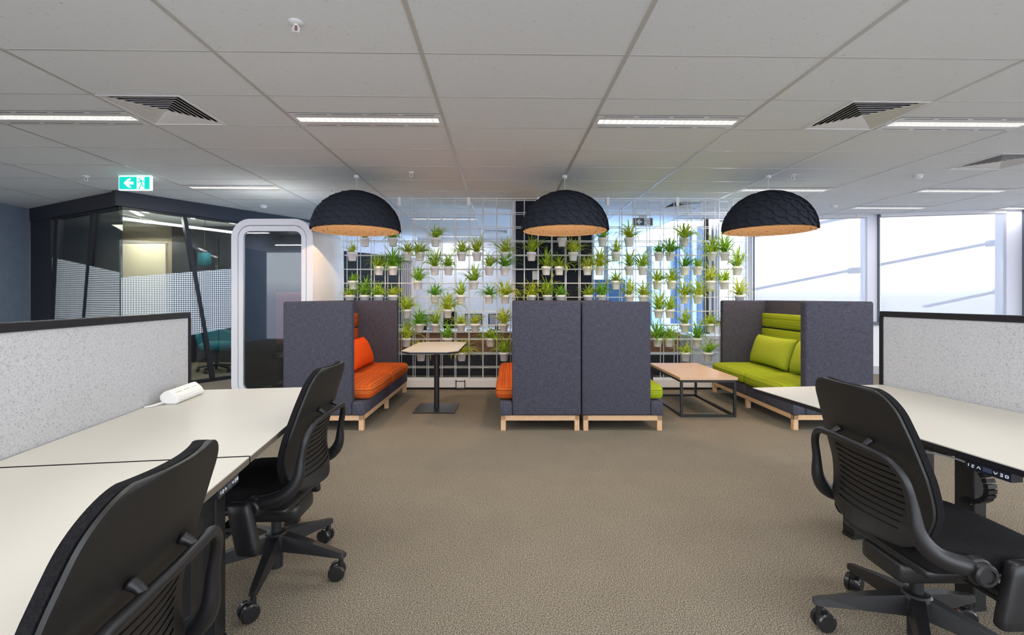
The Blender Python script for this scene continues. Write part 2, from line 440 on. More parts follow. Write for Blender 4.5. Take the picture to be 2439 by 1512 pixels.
def rounded(bm, half, r, n=9, center=(0, 0, 0), bulge=(0, 0, 0), mtx=None, mi=0):
    """dense rounded box, optional bulge of each face pair"""
    t = BM(); bmesh.ops.create_cube(t, size=2.0)
    bmesh.ops.subdivide_edges(t, edges=list(t.edges), cuts=n, use_grid_fill=True)
    hx, hy, hz = half
    for v in t.verts:
        p = [math.sin(PI / 2 * c) for c in v.co]
        q = Vector((p[0] * hx, p[1] * hy, p[2] * hz))
        inn = Vector([max(-(h - r), min(h - r, c)) for h, c in zip(half, q)])
        d = q - inn
        if d.length > 1e-9: d = d.normalized() * r
        o = inn + d
        w = [1 - c * c for c in p]
        o.x += bulge[0] * p[0] * w[1] * w[2]; o.y += bulge[1] * p[1] * w[0] * w[2]; o.z += bulge[2] * p[2] * w[0] * w[1]
        v.co = o + Vector(center)
    merge(bm, t, mi, mtx)

def rrect(w, h, r, n=8, x0=0.0, z0=0.0):
    """rounded rectangle outline, x0,z0 the lower left corner"""
    out = []
    for cx, cz, a0 in ((x0 + w - r, z0 + r, -90), (x0 + w - r, z0 + h - r, 0), (x0 + r, z0 + h - r, 90), (x0 + r, z0 + r, 180)):
        for k in range(n + 1):
            a = math.radians(a0 + 90 * k / n); out.append((cx + r * math.cos(a), cz + r * math.sin(a)))
    return out

def ring_y(bm, outer, inner, y0, y1, mi=0):
    n = len(outer)
    v = [[bm.verts.new((p[0], y, p[1])) for p in q] for y in (y0, y1) for q in (outer, inner)]
    of, inf, ob, ib = v
    for i in range(n):
        j = (i + 1) % n
        for f in ((of[i], of[j], inf[j], inf[i]), (ob[j], ob[i], ib[i], ib[j]), (of[j], of[i], ob[i], ob[j]), (inf[i], inf[j], ib[j], ib[i])):
            bm.faces.new(f).material_index = mi

def single(name, bm, m, label, cat, group=None, loc=None, smooth=False, sh=None):
    o = obj(name, bm, m, None, smooth, loc); tag(o, label, cat, group)
    if sh: sharp(o, sh)
    return o

def struct(name, bm, m, parent=None):
    o = obj(name, bm, m, parent)
    if parent is None: o['kind'] = 'structure'
    return o

# ------------------------------------------------------------------ world: pale sky, hazy ground
wd = bpy.data.worlds.new('sky'); SC.world = wd; wd.use_nodes = True
nt = wd.node_tree; bg = nt.nodes['Background']
tc = nt.nodes.new('ShaderNodeTexCoord'); sp = nt.nodes.new('ShaderNodeSeparateXYZ'); nt.links.new(tc.outputs['Generated'], sp.inputs[0])
nzw = N(nt, 'ShaderNodeTexNoise', Scale=6.0, Detail=5.0, Roughness=0.6)
mpw = nt.nodes.new('ShaderNodeMapping'); mpw.inputs['Scale'].default_value = (1, 1, 7)
nt.links.new(tc.outputs['Generated'], mpw.inputs['Vector']); nt.links.new(mpw.outputs['Vector'], nzw.inputs['Vector'])
ma = N(nt, 'ShaderNodeMath', operation='MULTIPLY_ADD'); ma.inputs[1].default_value = 0.03; nt.links.new(nzw.outputs['Fac'], ma.inputs[0]); nt.links.new(sp.outputs['Z'], ma.inputs[2])
rw = ramp(nt, [(0.0, (0.52, 0.52, 0.58)), (0.475, (0.46, 0.48, 0.60)), (0.507, (0.54, 0.57, 0.70)), (0.522, (0.95, 0.99, 1.04)), (0.62, (0.90, 0.98, 1.06)), (1.0, (0.76, 0.90, 1.08))])
mrw = nt.nodes.new('ShaderNodeMapRange'); mrw.inputs['From Min'].default_value = -1.0; mrw.inputs['From Max'].default_value = 1.0
nt.links.new(ma.outputs[0], mrw.inputs['Value']); nt.links.new(mrw.outputs[0], rw.inputs['Fac'])
nt.links.new(rw.outputs['Color'], bg.inputs['Color']); bg.inputs['Strength'].default_value = 3.4
# ------------------------------------------------------------------ floor
bm = BM(); box(bm, (-12, -3.2, -0.12), (11.5, 12.5, 0.0)); struct('floor', bm, M['carpet'])
# ------------------------------------------------------------------ ceiling: tile grid with openings for lights and vents
ANG = 0.02
PX, PY, X0, Y0 = 1.19, 0.6, -0.465, 2.775
def cw(x, y): return (x * math.cos(ANG) - y * math.sin(ANG), x * math.sin(ANG) + y * math.cos(ANG))
lights, vents, holes = [], [], {}
def ck(x): return round((x - X0) / PX)
def add_light(k, r):           # column k, row r: the far half of the tile
    x0 = X0 + PX * k; y1 = Y0 + PY * r
    lights.append((x0, y1 - 0.29, k, r)); holes[(k, r)] = (x0 + 0.012, y1 - 0.288, x0 + PX - 0.012, y1 - 0.012)
def add_vent(k, r, right):     # a 600 square half tile
    x0 = X0 + PX * k + (PX - 0.6 if right else 0); y0 = Y0 + PY * (r - 1)
    vents.append((x0 + 0.3, y0 + 0.3, k, r)); holes[(k, r)] = (x0 + 0.02, y0 + 0.02, x0 + 0.58, y0 + 0.58)
for k in (-3, -1, 1, 3): add_light(k, 2)
for k in (-3, 3, 5): add_light(k, 6)
add_light(-1, 10); add_light(3, 10); add_light(5, 8); add_light(7, 8); add_light(-1, 14); 
add_vent(-2, 2, False); add_vent(2, 2, True); add_vent(4, 4, True); add_vent(2, 8, True); add_vent(0, 13, False)
bm = BM()
def rect(bm, x0, y0, x1, y1, z):
    if x1 - x0 < 1e-4 or y1 - y0 < 1e-4: return
    vs = [bm.verts.new((x, y, z)) for x, y in ((x0, y0), (x0, y1), (x1, y1), (x1, y0))]
    bm.faces.new(vs)
for k in range(-10, 10):
    for r in range(-9, 17):
        xa, xb, ya, yb = X0 + PX * k, X0 + PX * (k + 1), Y0 + PY * (r - 1), Y0 + PY * r
        h = holes.get((k, r))
        if h is None: rect(bm, xa, ya, xb, yb, CEIL)
        else:
            rect(bm, xa, ya, h[0], yb, CEIL); rect(bm, h[2], ya, xb, yb, CEIL)
            rect(bm, h[0], ya, h[2], h[1], CEIL); rect(bm, h[0], h[3], h[2], yb, CEIL)
def clip_outside(bm):
    # nothing of the ceiling hangs outside the right window wall
    r = Matrix.Rotation(-ANG, 3, 'Z')
    def cut(co, no, geom, outer):
        return bmesh.ops.bisect_plane(bm, geom=geom, plane_co=r @ Vector(co), plane_no=(r @ Vector(no)).normalized(), clear_outer=outer)
    allg = lambda: list(bm.verts) + list(bm.edges) + list(bm.faces)
    cut((3.75, 0, 0), (1, 0, 0), allg(), False)
    inv = Matrix.Rotation(ANG, 3, 'Z')
    fs = [f for f in bm.faces if (inv @ f.calc_center_median()).x > 3.75]
    g = list({v for f in fs for v in f.verts}) + list({e for f in fs for e in f.edges}) + fs
    cut((3.57, 8.64 + 0.20, 0), (0.2155, 0.9765, 0), g, True)
clip_outside(bm)
ceil = struct('ceiling', bm, M['ceil']); ceil.rotation_euler = (0, 0, ANG)
bm = BM()
for k in range(-10, 11):
    x = X0 + PX * k
    box(bm, (x - 0.013, -3.2, CEIL - 0.003), (x + 0.013, 12.4, CEIL + 0.002))
for r in range(-9, 17):
    y = Y0 + PY * r
    box(bm, (-12.4, y - 0.006, CEIL - 0.002), (11.4, y + 0.006, CEIL + 0.002))
clip_outside(bm)
g = struct('ceiling_grid', bm, M['tbar'], ceil)
bm = BM(); box(bm, (-12.4, -3.3, CEIL + 0.25), (11.5, 12.6, CEIL + 0.3)); clip_outside(bm); struct('ceiling_slab', bm, M['ceil'], ceil)
# --- recessed linear lights
def make_light():
    t = thing('ceiling_light', '', 'light')
    bm = BM()                                  # plate with slots, 1.166 x .276, opening in the middle
    w, hgt = 1.166, 0.276
    zt, zb = 0.002, 0.0
    yc0, yc1 = 0.085, 0.175
    def b(x0, y0, x1, y1): box(bm, (x0, y0, zb), (x1, y1, zt))
    slots = [(0.05 + 0.275 * i, 0.05 + 0.275 * i + 0.24) for i in range(4)]
    for ya, yb, ys in ((0.0, yc0, 0.016), (yc1, hgt, 0.244)):
        b(0, ya, w, ys); b(0, ys + 0.016, w, yb)
        xs = [0.0] + [v for s in slots for v in s] + [w]
        for i in range(0, len(xs), 2): b(xs[i], ys, xs[i + 1], ys + 0.016)
    b(0, yc0, 0.03, yc1); b(w - 0.03, yc0, w, yc1)
    obj('fixture_plate', bm, M['metalwhite'], t)
    bm = BM(); box(bm, (0, 0, 0.0022), (w, yc0 - 0.004, 0.05)); box(bm, (0, yc1 + 0.004, 0.0022), (w, hgt, 0.05)); obj('slot_backing', bm, M['dark'], t)
    bm = BM()
    for a, bb in (((0.03, yc0, 0.012), (0.03, yc0 + 0.01, 0.06)),): pass
    box(bm, (0.03, yc0 - 0.0038, 0.0022), (w - 0.03, yc0, 0.06)); box(bm, (0.03, yc1, 0.0022), (w - 0.03, yc1 + 0.0038, 0.06))
    box(bm, (0.026, yc0, 0.0022), (0.03, yc1, 0.06)); box(bm, (w - 0.03, yc0, 0.0022), (w - 0.026, yc1, 0.06))
    for i in range(1, 22):
        x = 0.03 + (w - 0.06) * i / 22; box(bm, (x - 0.001, yc0, 0.004), (x + 0.001, yc1, 0.03))
    obj('louvre', bm, M['metalwhite'], t)
    bm = BM(); box(bm, (0.03, yc0, 0.05), (w - 0.03, yc1, 0.056)); obj('diffuser', bm, M['lamp'], t)
    return t
L_LAB = {(-3, 2): 'recessed linear ceiling light left of the left square vent, front row', (-1, 2): 'lit recessed linear ceiling light left of centre in the front row',
         (1, 2): 'lit recessed linear ceiling light right of centre in the front row', (3, 2): 'recessed linear ceiling light beside the right square vent, front row',
         (-3, 6): 'recessed linear ceiling light in front of the white phone booth and glass room', (3, 6): 'recessed ceiling light just above the right-hand dome pendant',
         (5, 6): 'recessed ceiling light right of the right pendant, nearer of two by the windows', (-1, 10): 'recessed ceiling light seen through the plant grid, nearer of two',
         (3, 10): 'recessed ceiling light behind the grid beside the right dome pendant', (5, 8): 'recessed ceiling light close to the blinds, right of the right pendant',
         (7, 8): 'recessed ceiling light at the far right over the last blind', (-1, 14): 'recessed ceiling light seen through the plant grid, farther of two'}
lt0 = make_light()
LAMP_POWER = {}
for i, (x, y, k, r) in enumerate(lights):
    o = lt0 if i == 0 else copy_tree(lt0)
    wx, wy = cw(x + 0.012, y + 0.002)
    o.location = (wx, wy, CEIL - 0.006); o.rotation_euler = (0, 0, ANG)
    tag(o, L_LAB[(k, r)], 'light', 'recessed linear ceiling lights')
def area(loc, sx, sy, power, col=(1, 0.985, 0.96), rot=(0, 0, 0), name='lamp'):
    ld = bpy.data.lights.new(name, 'AREA'); ld.shape = 'RECTANGLE'; ld.size = sx; ld.size_y = sy; ld.energy = power; ld.color = col
    lo = bpy.data.objects.new(name, ld); COL.objects.link(lo); lo.location = loc; lo.rotation_euler = rot
    return lo
POW = 11.5
for (x, y, k, r) in lights:
    wx, wy = cw(x + 0.595, y + 0.132)
    area((wx, wy, CEIL - 0.008), 1.1, 0.085, POW * (0.3 if r == 8 else 1.0), rot=(0, 0, ANG))
wx, wy = cw(X0 - 5 * PX + 0.595, Y0 + PY * 2 - 0.15); area((wx, wy, CEIL - 0.008), 1.1, 0.085, POW * 1.5, rot=(0, 0, ANG))  # lone unseen lamp added to brighten the meeting room corner
for k in (-5, -3, -1, 1, 3, 5):                # unseen rows above and behind the camera, bare lamps added for lighting
    for r in (-2, -6):
        wx, wy = cw(X0 + PX * k + 0.595, Y0 + PY * r - 0.15)
        area((wx, wy, CEIL - 0.008), 1.1, 0.085, POW, rot=(0, 0, ANG))
# --- four-way vents
def make_vent():
    t = thing('ceiling_vent', '', 'vent')
    bm = BM()
    def sq(h0, z0, h1, z1, th=0.0015):
        a = [(-h0, -h0, z0), (h0, -h0, z0), (h0, h0, z0), (-h0, h0, z0)]
        b = [(-h1, -h1, z1), (h1, -h1, z1), (h1, h1, z1), (-h1, h1, z1)]
        va = [bm.verts.new(p) for p in a]; vb = [bm.verts.new(p) for p in b]
        vc = [bm.verts.new((p[0], p[1], p[2] + th * 2)) for p in a]; vd = [bm.verts.new((p[0], p[1], p[2] + th * 2)) for p in b]
        for i in range(4):
            j = (i + 1) % 4
            bm.faces.new((va[i], va[j], vb[j], vb[i])); bm.faces.new((vc[j], vc[i], vd[i], vd[j]))
            bm.faces.new((va[j], va[i], vc[i], vc[j])); bm.faces.new((vb[i], vb[j], vd[j], vd[i]))
    for i in range(8):
        h = 0.272 - i * 0.034
        if h > 0.03: sq(h, 0.0, h - 0.024, 0.013)
    obj('louvre', bm, M['metalwhite'], t)
    bm = BM(); ring = [(-0.285, 0.285)]
    for (x0, y0, x1, y1) in ((-0.29, -0.29, 0.29, -0.272), (-0.29, 0.272, 0.29, 0.29), (-0.29, -0.272, -0.272, 0.272), (0.272, -0.272, 0.29, 0.272)):
        box(bm, (x0, y0, -0.004), (x1, y1, 0.006))
    obj('vent_frame', bm, M['metalwhite'], t)
    bm = BM(); box(bm, (-0.272, -0.272, 0.045), (0.272, 0.272, 0.05)); 
    for (x0, y0, x1, y1) in ((-0.276, -0.276, 0.276, -0.272), (-0.276, 0.272, 0.276, 0.276), (-0.276, -0.272, -0.272, 0.272), (0.272, -0.272, 0.276, 0.272)):
        box(bm, (x0, y0, 0.004), (x1, y1, 0.05))
    obj('duct', bm, M['dark'], t)
    return t
V_LAB = {(-2, 2): 'square louvred ceiling vent between the two left front lights', (2, 2): 'square louvred ceiling vent between the two right front lights',
         (4, 4): 'square ceiling vent cut by the right edge of the picture', (2, 8): 'square ceiling vent behind the right dome pendant', (0, 13): 'far square ceiling vent seen through the plant grid'}
v0 = make_vent()
for i, (x, y, k, r) in enumerate(vents):
    o = v0 if i == 0 else copy_tree(v0)
    wx, wy = cw(x, y); o.location = (wx, wy, CEIL - 0.002); o.rotation_euler = (0, 0, ANG)
    tag(o, V_LAB[(k, r)], 'vent', 'square louvred ceiling vents')
# --- sprinklers and detectors
def make_sprinkler():
    t = thing('sprinkler', '', 'sprinkler')
    bm = BM(); lathe(bm, [(0.0, 0.0), (0.036, 0.0), (0.034, -0.006), (0.02, -0.012), (0.012, -0.014), (0.0, -0.014)], 20); obj('escutcheon', bm, M['metalwhite'], t, True)
    bm = BM(); lathe(bm, [(0.0, -0.012), (0.011, -0.012), (0.011, -0.022), (0.0, -0.022)], 12)
    for s in (-1, 1): tube(bm, [(s * 0.009, 0, -0.02), (s * 0.017, 0, -0.034), (s * 0.014, 0, -0.048), (s * 0.004, 0, -0.056)], 0.0035, 6)
    lathe(bm, [(0.0, -0.055), (0.018, -0.055), (0.018, -0.058), (0.0, -0.058)], 14); obj('sprinkler_body', bm, M['metalwhite'], t)
    bm = BM(); cyl(bm, (0, 0, -0.022), (0, 0, -0.054), 0.003, 8); obj('glass_bulb', bm, M['redglass'], t)
    return t
s0 = make_sprinkler()
for i, (px, py, lab) in enumerate(((705, 52, 'white ceiling sprinkler at the top of the picture, nearest the camera'), (979, 410, 'white ceiling sprinkler between the left and centre pendants'),
        (205, 419, 'white ceiling sprinkler left of the green exit sign'), (1888, 416, 'white ceiling sprinkler above the right dome pendant'), (790, 446, 'white ceiling sprinkler just left above the left dome pendant'),
        (2040, 508, 'white ceiling sprinkler by the blinds, right of the right pendant'))):
    o = s0 if i == 0 else copy_tree(s0)
    p = W(px, py, (CEIL - H) * F / (CY - py)); o.location = (p.x, p.y, CEIL); tag(o, lab, 'sprinkler', 'ceiling sprinklers')
def make_detector():
    t = thing('smoke_detector', '', 'smoke detector')
    bm = BM(); lathe(bm, [(0.0, 0.0), (0.055, 0.0), (0.055, -0.012), (0.0, -0.012)], 24); obj('base', bm, M['metalwhite'], t)
    bm = BM(); lathe(bm, [(0.046, -0.012), (0.05, -0.02), (0.044, -0.036), (0.03, -0.046), (0.0, -0.048)], 24); obj('cover', bm, M['white'], t, True)
    return t
d0 = make_detector()
for i, (px, py, lab) in enumerate(((627, 489, 'round white smoke detector above the glass room beside the phone booth'), (2185, 417, 'round smoke detector high on the right between two lights'),
        (1985, 489, 'round smoke detector right of the right dome pendant near the blinds'))):
    o = d0 if i == 0 else copy_tree(d0)
    p = W(px, py, (CEIL - H) * F / (CY - py)); o.location = (p.x, p.y, CEIL); tag(o, lab, 'smoke detector', 'ceiling smoke detectors')
# ------------------------------------------------------------------ walls
bm = BM(); box(bm, (-7.85, -3.2, 0), (-7.66, 7.60, CEIL)); struct('wall_left', bm, M['slate'])
BY = 11.5
bm = BM(); box(bm, (-4.6, BY, 0), (1.30, BY + 0.15, CEIL)); struct('wall_back', bm, M['wallwhite'])
# core column right behind the plant grid
bm = BM(); box(bm, (0.055, 7.0, 0), (1.19, 7.75, CEIL)); core = struct('wall_core', bm, M['felt'])
bm = BM(); box(bm, (0.0, 7.03, 0), (0.055, 7.72, CEIL)); struct('core_trim', bm, M['wallwhite'], core)

# --- window walls: a strip of piers, spandrel, rail, mullions, panes
def wall_frame(P0, P1):
    e = (Vector(P1) - Vector(P0)); L = e.length; e.normalize()
    return Matrix.Translation((P0[0], P0[1], 0)) @ Matrix.Rotation(math.atan2(e.y, e.x), 4, 'Z'), L
WM, WL = wall_frame((3.57, 8.64), (10.6, 7.086))       # local x along the wall, y outward
def wbox(name, parts, m, parent=None, mtx=WM):
    bm = BM()
    for lo, hi in parts: box(bm, lo, hi, 0, mtx)
    return struct(name, bm, m, parent)
wr = wbox('wall_right', [((0, 0.0, 0), (WL, 0.16, 0.82))], M['wallwhite'])
wbox('window_rail', [((0, -0.03, 0.82), (WL, 0.16, 0.875))], M['rail'], wr)
wbox('window_pier', [((0.0, 0.10, 0.875), (0.16, 0.28, CEIL))], M['pier'], wr)
wbox('window_pier', [((0.62, 0.10, 0.875), (0.735, 0.28, CEIL))], M['pier'], wr)
wbox('window_pier', [((2.52, 0.10, 0.875), (2.695, 0.28, CEIL))], M['pier'], wr)
wbox('window_pier', [((4.49, 0.10, 0.875), (4.74, 0.28, CEIL))], M['pier'], wr)
wbox('window_mullion', [((-0.10, -0.02, 0), (-0.02, 0.12, CEIL))], M['navy'], wr)
wbox('window_mullion', [((0.745, 0.06, 0.875), (0.765, 0.12, CEIL))], M['rail'], wr)
wbox('window_mullion', [((2.695, 0.05, 0.875), (2.715, 0.12, CEIL))], M['rail'], wr)
wbox('window_mullion', [((4.74, 0.0, 0.875), (4.77, 0.12, CEIL))], M['rail'], wr)
wbox('baseboard_right', [((0, -0.02, 0), (WL, 0.0, 0.13))], M['skirt'])
WIN = [(0.16, 0.62), (0.765, 2.52), (2.715, 4.49), (4.77, 6.6)]
for i, (a, b) in enumerate(WIN):
    w = wbox('window_%d' % (i + 1), [((a, 0.10, 0.875), (b, 0.108, CEIL))], M['winglass'])
BL = ['narrow roller blind beside the receding glass wall, behind the grid', 'white see-through roller blind behind the right booth and right pendant', 'white see-through roller blind behind the right desk screen, far right', 'white roller blind cut by the right edge of the picture']
for i, (a, b) in enumerate(WIN):
    t = thing('roller_blind', BL[i], 'blind', group='white roller blinds')
    bm = BM(); box(bm, (a + 0.005, 0.03, 0.91), (b - 0.005, 0.032, 2.66), 0, WM); obj('blind_fabric', bm, M['blind'], t)
    bm = BM(); box(bm, (a + 0.005, 0.022, 0.885), (b - 0.005, 0.04, 0.91), 0, WM); obj('bottom_bar', bm, M['white'], t)
    bm = BM(); tube(bm, [WM @ Vector((a + 0.005, 0.05, 2.665)), WM @ Vector((b - 0.005, 0.05, 2.665))], 0.026, 12); obj('roller_tube', bm, M['white'], t)
# sunshade struts outside the glass
OFF = 1.0
def on_plane(px, py):
    n = (WM.to_3x3() @ Vector((0, 1, 0))); o = WM @ Vector((0, OFF, 0))
    d = Vector(((px - CX) / F, 1.0, -(py - CY) / F)); c = Vector((0, 0, H))
    return c + d * ((o - c).dot(n) / d.dot(n))
SL = ['long sloping sunshade bar outside the two right windows', 'upper sloping sunshade bar outside behind the right pendant', 'lower sloping sunshade bar outside behind the right desk screen']
for i, (p, q) in enumerate((((1760, 696), (2460, 559)), ((1780, 566), (2120, 497)), ((2200, 730), (2480, 672)))):
    bm = BM(); a, b = on_plane(*p), on_plane(*q); beam(bm, a, b, 0.10, 0.05)
    for f0, f1 in (((0.40, 0.44), (0.86, 0.91)) if i == 0 else ((0.80, 0.9),) if i == 1 else ((0.62, 0.72),)):
        beam(bm, a.lerp(b, f0), a.lerp(b, f1) - Vector((0, 0, 0.03)), 0.11, 0.11)
    single('sunshade_bar', bm, M['strut'], SL[i], 'sunshade', 'sloping sunshade bars outside')
# receding glazed wall behind the grid
GM, GL = wall_frame((3.66, 8.70), (3.74, 11.5))
wbox('wall_glazed', [((0, -0.14, 0), (GL, 0.0, 0.55))], M['wallwhite'], None, GM)
gw = wbox('window_5', [((0, -0.06, 0.55), (GL, -0.05, CEIL))], M['blueglass'], None, GM)
for x in (0.02, 0.75, 1.5, 2.25):
    wbox('window_mullion', [((x, -0.12, 0.55), (x + 0.05, 0.02, CEIL))], M['rail'], gw, GM)
# back window wall right of the core
bw = wbox('wall_rear_window', [((1.25, 10.6, 0), (3.70, 10.75, 0.7)), ((1.25, 10.6, 2.42), (3.70, 10.75, CEIL))], M['wallwhite'], None, Matrix.Identity(4))
wbox('window_6', [((1.25, 10.66, 0.7), (3.70, 10.67, 2.42))], M['blueglass'], None, Matrix.Identity(4))
for x, m in ((1.3, 'pier'), (2.05, 'rail'), (2.55, 'pier'), (3.02, 'rail'), (3.30, 'pier')):
    wbox('window_mullion', [((x, 10.58, 0.7), (x + (0.2 if m == 'pier' else 0.07), 10.7, 2.42))], M[m], bw, Matrix.Identity(4))
area((4.05, 10.0, 1.6), 2.6, 2.0, 460, (0.86, 0.91, 1.0), (0, math.radians(90), 0), 'daylight_fill')  # fill lamp added outside the glass to brighten the back room
# ------------------------------------------------------------------ glass meeting room
C0 = Vector((-5.20, 6.35, 0))
RM = Matrix.Translation(C0) @ Matrix.Rotation(math.atan2(2.43, 1.51), 4, 'Z')       # right wall, local x along it, +y into the room
LM = Matrix.Translation(C0) @ Matrix.Rotation(math.atan2(1.27, -2.44), 4, 'Z')      # left wall; into the room is -y
mr = wbox('wall_meeting_room', [((-0.06, -0.03, 2.50), (3.0, 0.10, CEIL))], M['navy'], None, RM)
RLEN = 4.9
wbox('fascia', [((-0.02, -0.10, 2.50), (2.78, 0.03, CEIL))], M['navy'], mr, LM)
wbox('fascia_trim', [((0.02, 0.0, 2.465), (3.0, 0.06, 2.50))], M['frame'], mr, RM)
wbox('fascia_trim', [((0.02, -0.06, 2.465), (2.7, 0.0, 2.50))], M['frame'], mr, LM)
wbox('floor_channel', [((0.0, 0.0, 0.0), (3.0, 0.06, 0.05))], M['frame'], mr, RM)
wbox('floor_channel', [((0.0, -0.06, 0.0), (1.95, 0.0, 0.05))], M['frame'], mr, LM)
wbox('dark_panel', [((2.03, -0.08, 0.0), (2.78, 0.02, 2.50))], M['navy'], mr, LM)
def slant(name, s0, s1, w, M4, sg, m='frame'):
    """leaning mullion: s0 at the head, s1 at the floor"""
    bm = BM(); z0, z1 = 0.05, 2.47
    v = []
    for y in (-0.012 * sg, 0.055 * sg):
        for s, z in ((s1, z0), (s1 + w, z0), (s0 + w, z1), (s0, z1)):
            v.append(bm.verts.new(M4 @ Vector((s, y, z))))
    for f in ((0, 1, 2, 3), (7, 6, 5, 4), (0, 4, 5, 1), (1, 5, 6, 2), (2, 6, 7, 3), (3, 7, 4, 0)): bm.faces.new([v[i] for i in f])
    bmesh.ops.recalc_face_normals(bm, faces=list(bm.faces))
    return struct(name, bm, M[m], mr)
slant('mullion', 0.745, 1.14, 0.055, RM, 1)
slant('mullion', 2.2, 1.75, 0.055, RM, 1)
slant('mullion', 0.72, 1.13, 0.07, LM, -1)
slant('mullion', 1.80, 2.03, 0.12, LM, -1)
wbox('glass_pane', [((0.0, 0.02, 0.05), (3.0, 0.03, 2.465))], M['glass'], mr, RM)
wbox('glass_pane', [((0.0, -0.03, 0.05), (2.03, -0.02, 2.465))], M['glass'], mr, LM)
# dotted film bands (local frame on the film so that the dots follow it)
def film(M4, pts, y):
    me_bm = BM()
    a = [me_bm.verts.new((p[0], 0, p[1])) for p in pts]; b = [me_bm.verts.new((p[0], 0.001, p[1])) for p in pts]
    me_bm.faces.new(a); me_bm.faces.new(list(reversed(b)))
    o = obj('dot_film', me_bm, M['film'], mr)
    o.matrix_parent_inverse = Matrix.Identity(4); o.matrix_local = M4 @ Matrix.Translation((0, y, 0))
    return o
film(RM, [(0.012, 0.62), (3.0, 1.02), (3.0, 1.95), (0.012, 1.555)], 0.0)
film(LM, [(0.012, 0.66), (2.05, 0.90), (2.05, 1.90), (0.012, 1.62)], 0.0)
# bulkhead and dark joinery past the glass, towards the back room
wbox('bulkhead', [((3.0, -0.02, 2.20), (RLEN + 0.75, 0.10, CEIL))], M['wallwhite'], mr, RM)
wbox('dark_joinery', [((3.0, 0.0, 0.0), (RLEN + 0.25, 0.10, 2.20))], M['dark'], mr, RM)
# room behind the glass
wbox('room_wall', [((-9.6, 9.6, 0), (-3.5, 9.7, CEIL))], M['taupe'], mr, Matrix.Identity(4))
wbox('room_wall', [((-9.7, 7.9, 0), (-9.6, 9.7, CEIL)), ((-9.6, 7.80, 0), (-7.66, 7.9, CEIL))], M['tealwall'], mr, Matrix.Identity(4))
wbox('room_joinery', [((-6.75, 9.50, 0), (-3.6, 9.60, CEIL))], M['navy'], mr, Matrix.Identity(4))
t = thing('whiteboard', 'cream glowing wall board inside the glass meeting room', 'whiteboard')
bm = BM(); bbox(bm, (-7.80, 9.555, 0.85), (-6.92, 9.595, 2.36), 0.004, 1); obj('board', bm, M['cream'], t)
bm = BM(); box(bm, (-7.82, 9.57, 0.83), (-6.90, 9.598, 0.85)); box(bm, (-7.82, 9.57, 2.36), (-6.90, 9.598, 2.38)); obj('board_frame', bm, M['brass'], t)
area((-7.2, 9.2, 2.62), 0.8, 0.3, 16, (1.0, 0.88, 0.66), (math.radians(-18), 0, 0))
for q in (0.15, 0.5, 0.85):                    # the hanging light bar
    p = Vector((-5.74, 7.05, 2.405)).lerp(Vector((-4.85, 8.80, 2.405)), q)
    ld = bpy.data.lights.new('lamp', 'POINT'); ld.energy = 15; ld.color = (1.0, 0.93, 0.82); ld.shadow_soft_size = 0.02
    lo = bpy.data.objects.new('lamp', ld); COL.objects.link(lo); lo.location = p
t = thing('linear_pendant', 'long thin white linear light hanging inside the glass meeting room', 'light')
bm = BM(); beam(bm, (-5.74, 7.05, 2.45), (-4.85, 8.80, 2.45), 0.05, 0.035); obj('light_bar', bm, M['lamp'], t)
bm = BM()
for q in (0.12, 0.88):
    p = Vector((-5.74, 7.05, 2.46)).lerp(Vector((-4.85, 8.80, 2.46)), q); cyl(bm, p, (p.x, p.y, CEIL), 0.003, 6)
obj('cable', bm, M['metalwhite'], t)
t = thing('drum_lamp', 'small teal drum pendant lamp inside the glass meeting room', 'lamp', (-5.62, 8.75, 0))
bm = BM(); lathe(bm, [(0.10, 2.10), (0.115, 1.87), (0.108, 1.87), (0.094, 2.10), (0.10, 2.10)], 24); obj('lamp_shade', bm, M['teal'], t, True)
bm = BM(); cyl(bm, (0, 0, 2.0), (0, 0, CEIL), 0.004, 6); cyl(bm, (-0.095, 0, 2.09), (0.095, 0, 2.09), 0.004, 6); obj('cord', bm, M['black'], t)
# teal tub chair on a black star base
t = thing('tub_chair', 'teal upholstered swivel chair inside the glass meeting room', 'chair', (-5.15, 8.35, 0), 0.6)
bm = BM(); rounded(bm, (0.27, 0.26, 0.06), 0.055, 7, (0, 0, 0.45), (0, 0, 0.02)); obj('seat', bm, M['teal'], t, True)
bm = BM()
n = 16; rows = []
for zi, (z, r0) in enumerate(((0.42, 0.27), (0.55, 0.30), (0.68, 0.32), (0.74, 0.32))):
    rows.append([(r0 * math.cos(PI * (0.0 + k / n)), r0 * math.sin(PI * (k / n)) * 0.95, z - (0.10 * abs(math.cos(PI * k / n)) ** 2 if zi > 1 else 0)) for k in range(n + 1)])
vo = [[bm.verts.new(p) for p in r] for r in rows]; vi = [[bm.verts.new((p[0] * 0.86, p[1] * 0.86, p[2])) for p in r] for r in rows]
for a, b in zip(vo, vo[1:]):
    for k in range(n): bm.faces.new((a[k], a[k + 1], b[k + 1], b[k]))
for a, b in zip(vi, vi[1:]):
    for k in range(n): bm.faces.new((a[k + 1], a[k], b[k], b[k + 1]))
for k in range(n): bm.faces.new((vo[-1][k], vo[-1][k + 1], vi[-1][k + 1], vi[-1][k])); bm.faces.new((vi[0][k], vi[0][k + 1], vo[0][k + 1], vo[0][k]))
for k in (0, n):
    for j in range(3): bm.faces.new((vo[j][k], vi[j][k], vi[j + 1][k], vo[j + 1][k]))
bmesh.ops.recalc_face_normals(bm, faces=list(bm.faces))
obj('backrest', bm, M['teal'], t, True)
bm = BM(); cyl(bm, (0, 0, 0.10), (0, 0, 0.40), 0.028, 12); obj('column', bm, M['black'], t)
bm = BM()
